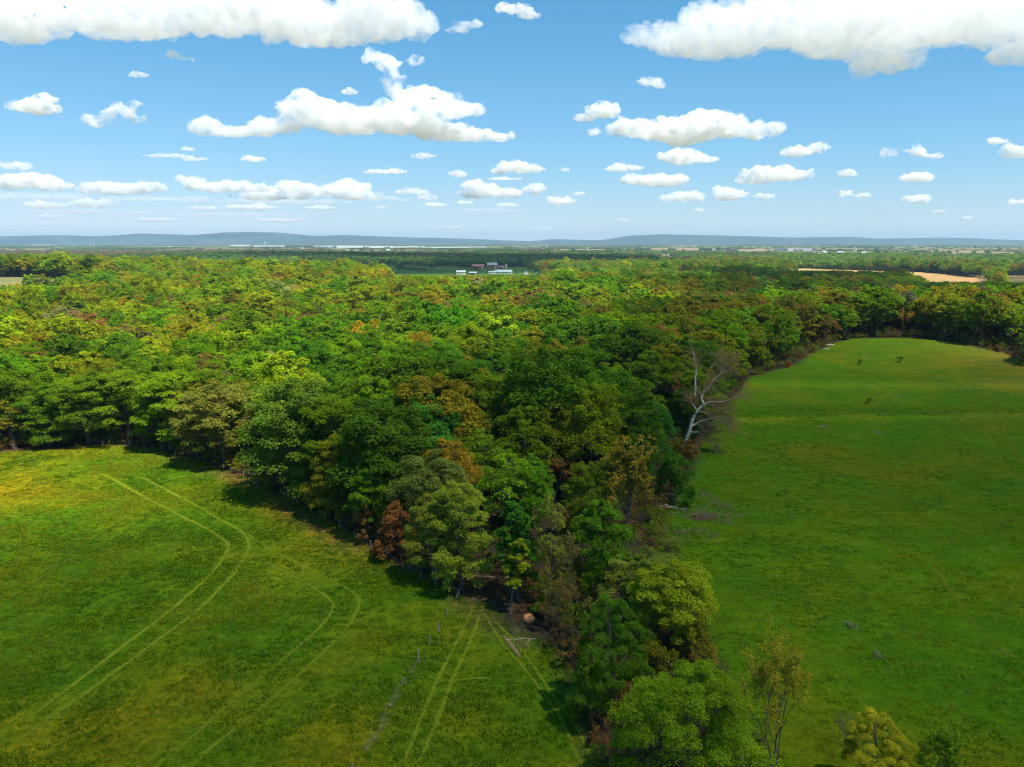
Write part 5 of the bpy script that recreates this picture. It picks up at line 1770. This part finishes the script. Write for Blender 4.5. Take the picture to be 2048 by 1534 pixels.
cloud([(850, 312, 25, 7)], 'faint scrap below the flat cloud', 1.5)
cloud([(60, 362, 70, 16), (20, 372, 40, 12), (110, 372, 40, 10)], 'low bright cloud bank at the left edge', 3.6)
cloud([(25, 332, 30, 9)], 'pale scrap above the left edge bank', 1.8)
cloud([(195, 376, 42, 14), (250, 380, 60, 11), (300, 374, 34, 12)], 'second bank of the low left clouds', 3.2)
cloud([(440, 374, 80, 13), (385, 362, 34, 9), (510, 376, 40, 9)], 'third bank of the low left clouds', 3.0)
cloud([(560, 388, 120, 13), (600, 374, 60, 12), (680, 380, 62, 17), (720, 390, 50, 9)], 'brightest longest bank of the low left clouds', 3.8)
cloud([(500, 415, 68, 7), (415, 417, 42, 5)], 'thin streak under the longest low bank', 2.4)
cloud([(640, 416, 36, 5)], 'thin scrap right of the streak under the longest bank', 2.0)
cloud([(90, 410, 55, 9), (180, 406, 48, 9)], 'faint low bank near the left edge', 2.0)
cloud([(110, 433, 40, 6)], 'faintest low scrap near the left edge', 1.6)
cloud([(340, 312, 60, 5), (390, 318, 30, 5)], 'faint streak above the low left banks', 1.2)
cloud([(375, 298, 15, 5)], 'tiny puff above the faint streak', 1.6)
cloud([(505, 318, 28, 6)], 'small flat puff left of centre', 2.0)
cloud([(350, 110, 18, 10), (370, 118, 18, 5)], 'wisp under the huge top left cloud', 1.2)
cloud([(280, 151, 22, 6), (230, 148, 8, 4)], 'faint wisp left of the middle', 1.0)
cloud([(700, 184, 20, 8)], 'little puff above the long curling cloud', 2.2)
cloud([(820, 384, 34, 10), (850, 395, 22, 6)], 'pale low cloud between the banks at centre', 2.2)
for k, (u, v, a, b) in enumerate([(60, 392, 110, 8), (300, 398, 130, 7), (560, 402, 150, 7), (180, 424, 140, 6), (470, 430, 160, 5), (760, 398, 70, 6), (90, 448, 120, 4), (960, 420, 90, 4)]):
    cloud([(u, v, a, b), (u + a * .5, v + 2, a * .6, b * .8)], 'milky streak of thin cloud, %s of those low in the left sky' % NTH[k], 0.7, rough=1.4, group='milky streaks low in the left sky')
for k, (u, v, a, b) in enumerate(sorted([(1880, 423, 15, 5), (1935, 436, 15, 4), (1015, 410, 24, 5), (1160, 388, 14, 4), (760, 415, 14, 5), (870, 410, 26, 5), (1400, 421, 14, 4), (1245, 440, 14, 3), (930, 405, 18, 4), (1130, 340, 10, 5), (1010, 358, 40, 4), (560, 440, 60, 4), (320, 440, 50, 4), (890, 455, 40, 3), (1080, 458, 30, 3)])):
    cloud([(u, v, a, b)], 'tiny flat cloud, %s from the left of those low over the horizon' % NTH[k], 2.0, group='tiny clouds low over the horizon')

# clouds above the frame, whose shade lies on the land
def overhead(shade, label, tau, base=BASE, rough=1.0):
    """shade: ellipses on the ground (x, y, rx, ry, thickness) lying in this cloud's shadow"""
    off = SUN_DIR / SUN_DIR.z * base
    balls = [((x + off.x, y + off.y, base + t * .4), rx, ry, t) for x, y, rx, ry, t in shade]
    k = max(b[3] for b in balls)
    me = cloud_mesh(balls, 2.6, base - 100, int(shade[0][0] + 999), rough, 9, 0.5)
    me.materials.clear()
    me.materials.append(cloud_material(tau / (2 * k)))
    o = link('cloud', me)
    tag(o, label, 'cloud')

overhead([(230, 190, 270, 235, 110), (480, 820, 400, 300, 120), (-50, 48, 250, 85, 95), (60, 160, 125, 130, 95), (130, 420, 150, 130, 70)], 'cloud high above the frame shading hedge and right pasture', 1.9)
overhead([(-500, 3000, 620, 560, 140), (150, 2700, 520, 600, 150), (-200, 2100, 380, 300, 120)], 'cloud high above the frame shading the far dark woods', 3.0)
overhead([(520, 1330, 240, 260, 100)], 'small cloud high above the frame shading the wooded hollow', 2.5)
T('clouds')

# ------------------------------------------------------------------ the air
def build_haze():
    m, n, l = mat_new('haze')
    out = n.new('ShaderNodeOutputMaterial')
    v = n.new('ShaderNodeVolumePrincipled')
    v.inputs['Color'].default_value = (0.46, 0.72, 1.0, 1)
    v.inputs['Density'].default_value = 3.5e-5
    v.inputs['Anisotropy'].default_value = 0.0
    l.new(v.outputs[0], out.inputs['Volume'])
    o = MB().box(-35500, 35500, -3600, 33500, -60, 345).build('haze', m)
    tag(o, kind='stuff')
    o['label'] = 'thin blue air over the plain'
    o['category'] = 'haze'

build_haze()
T('done')
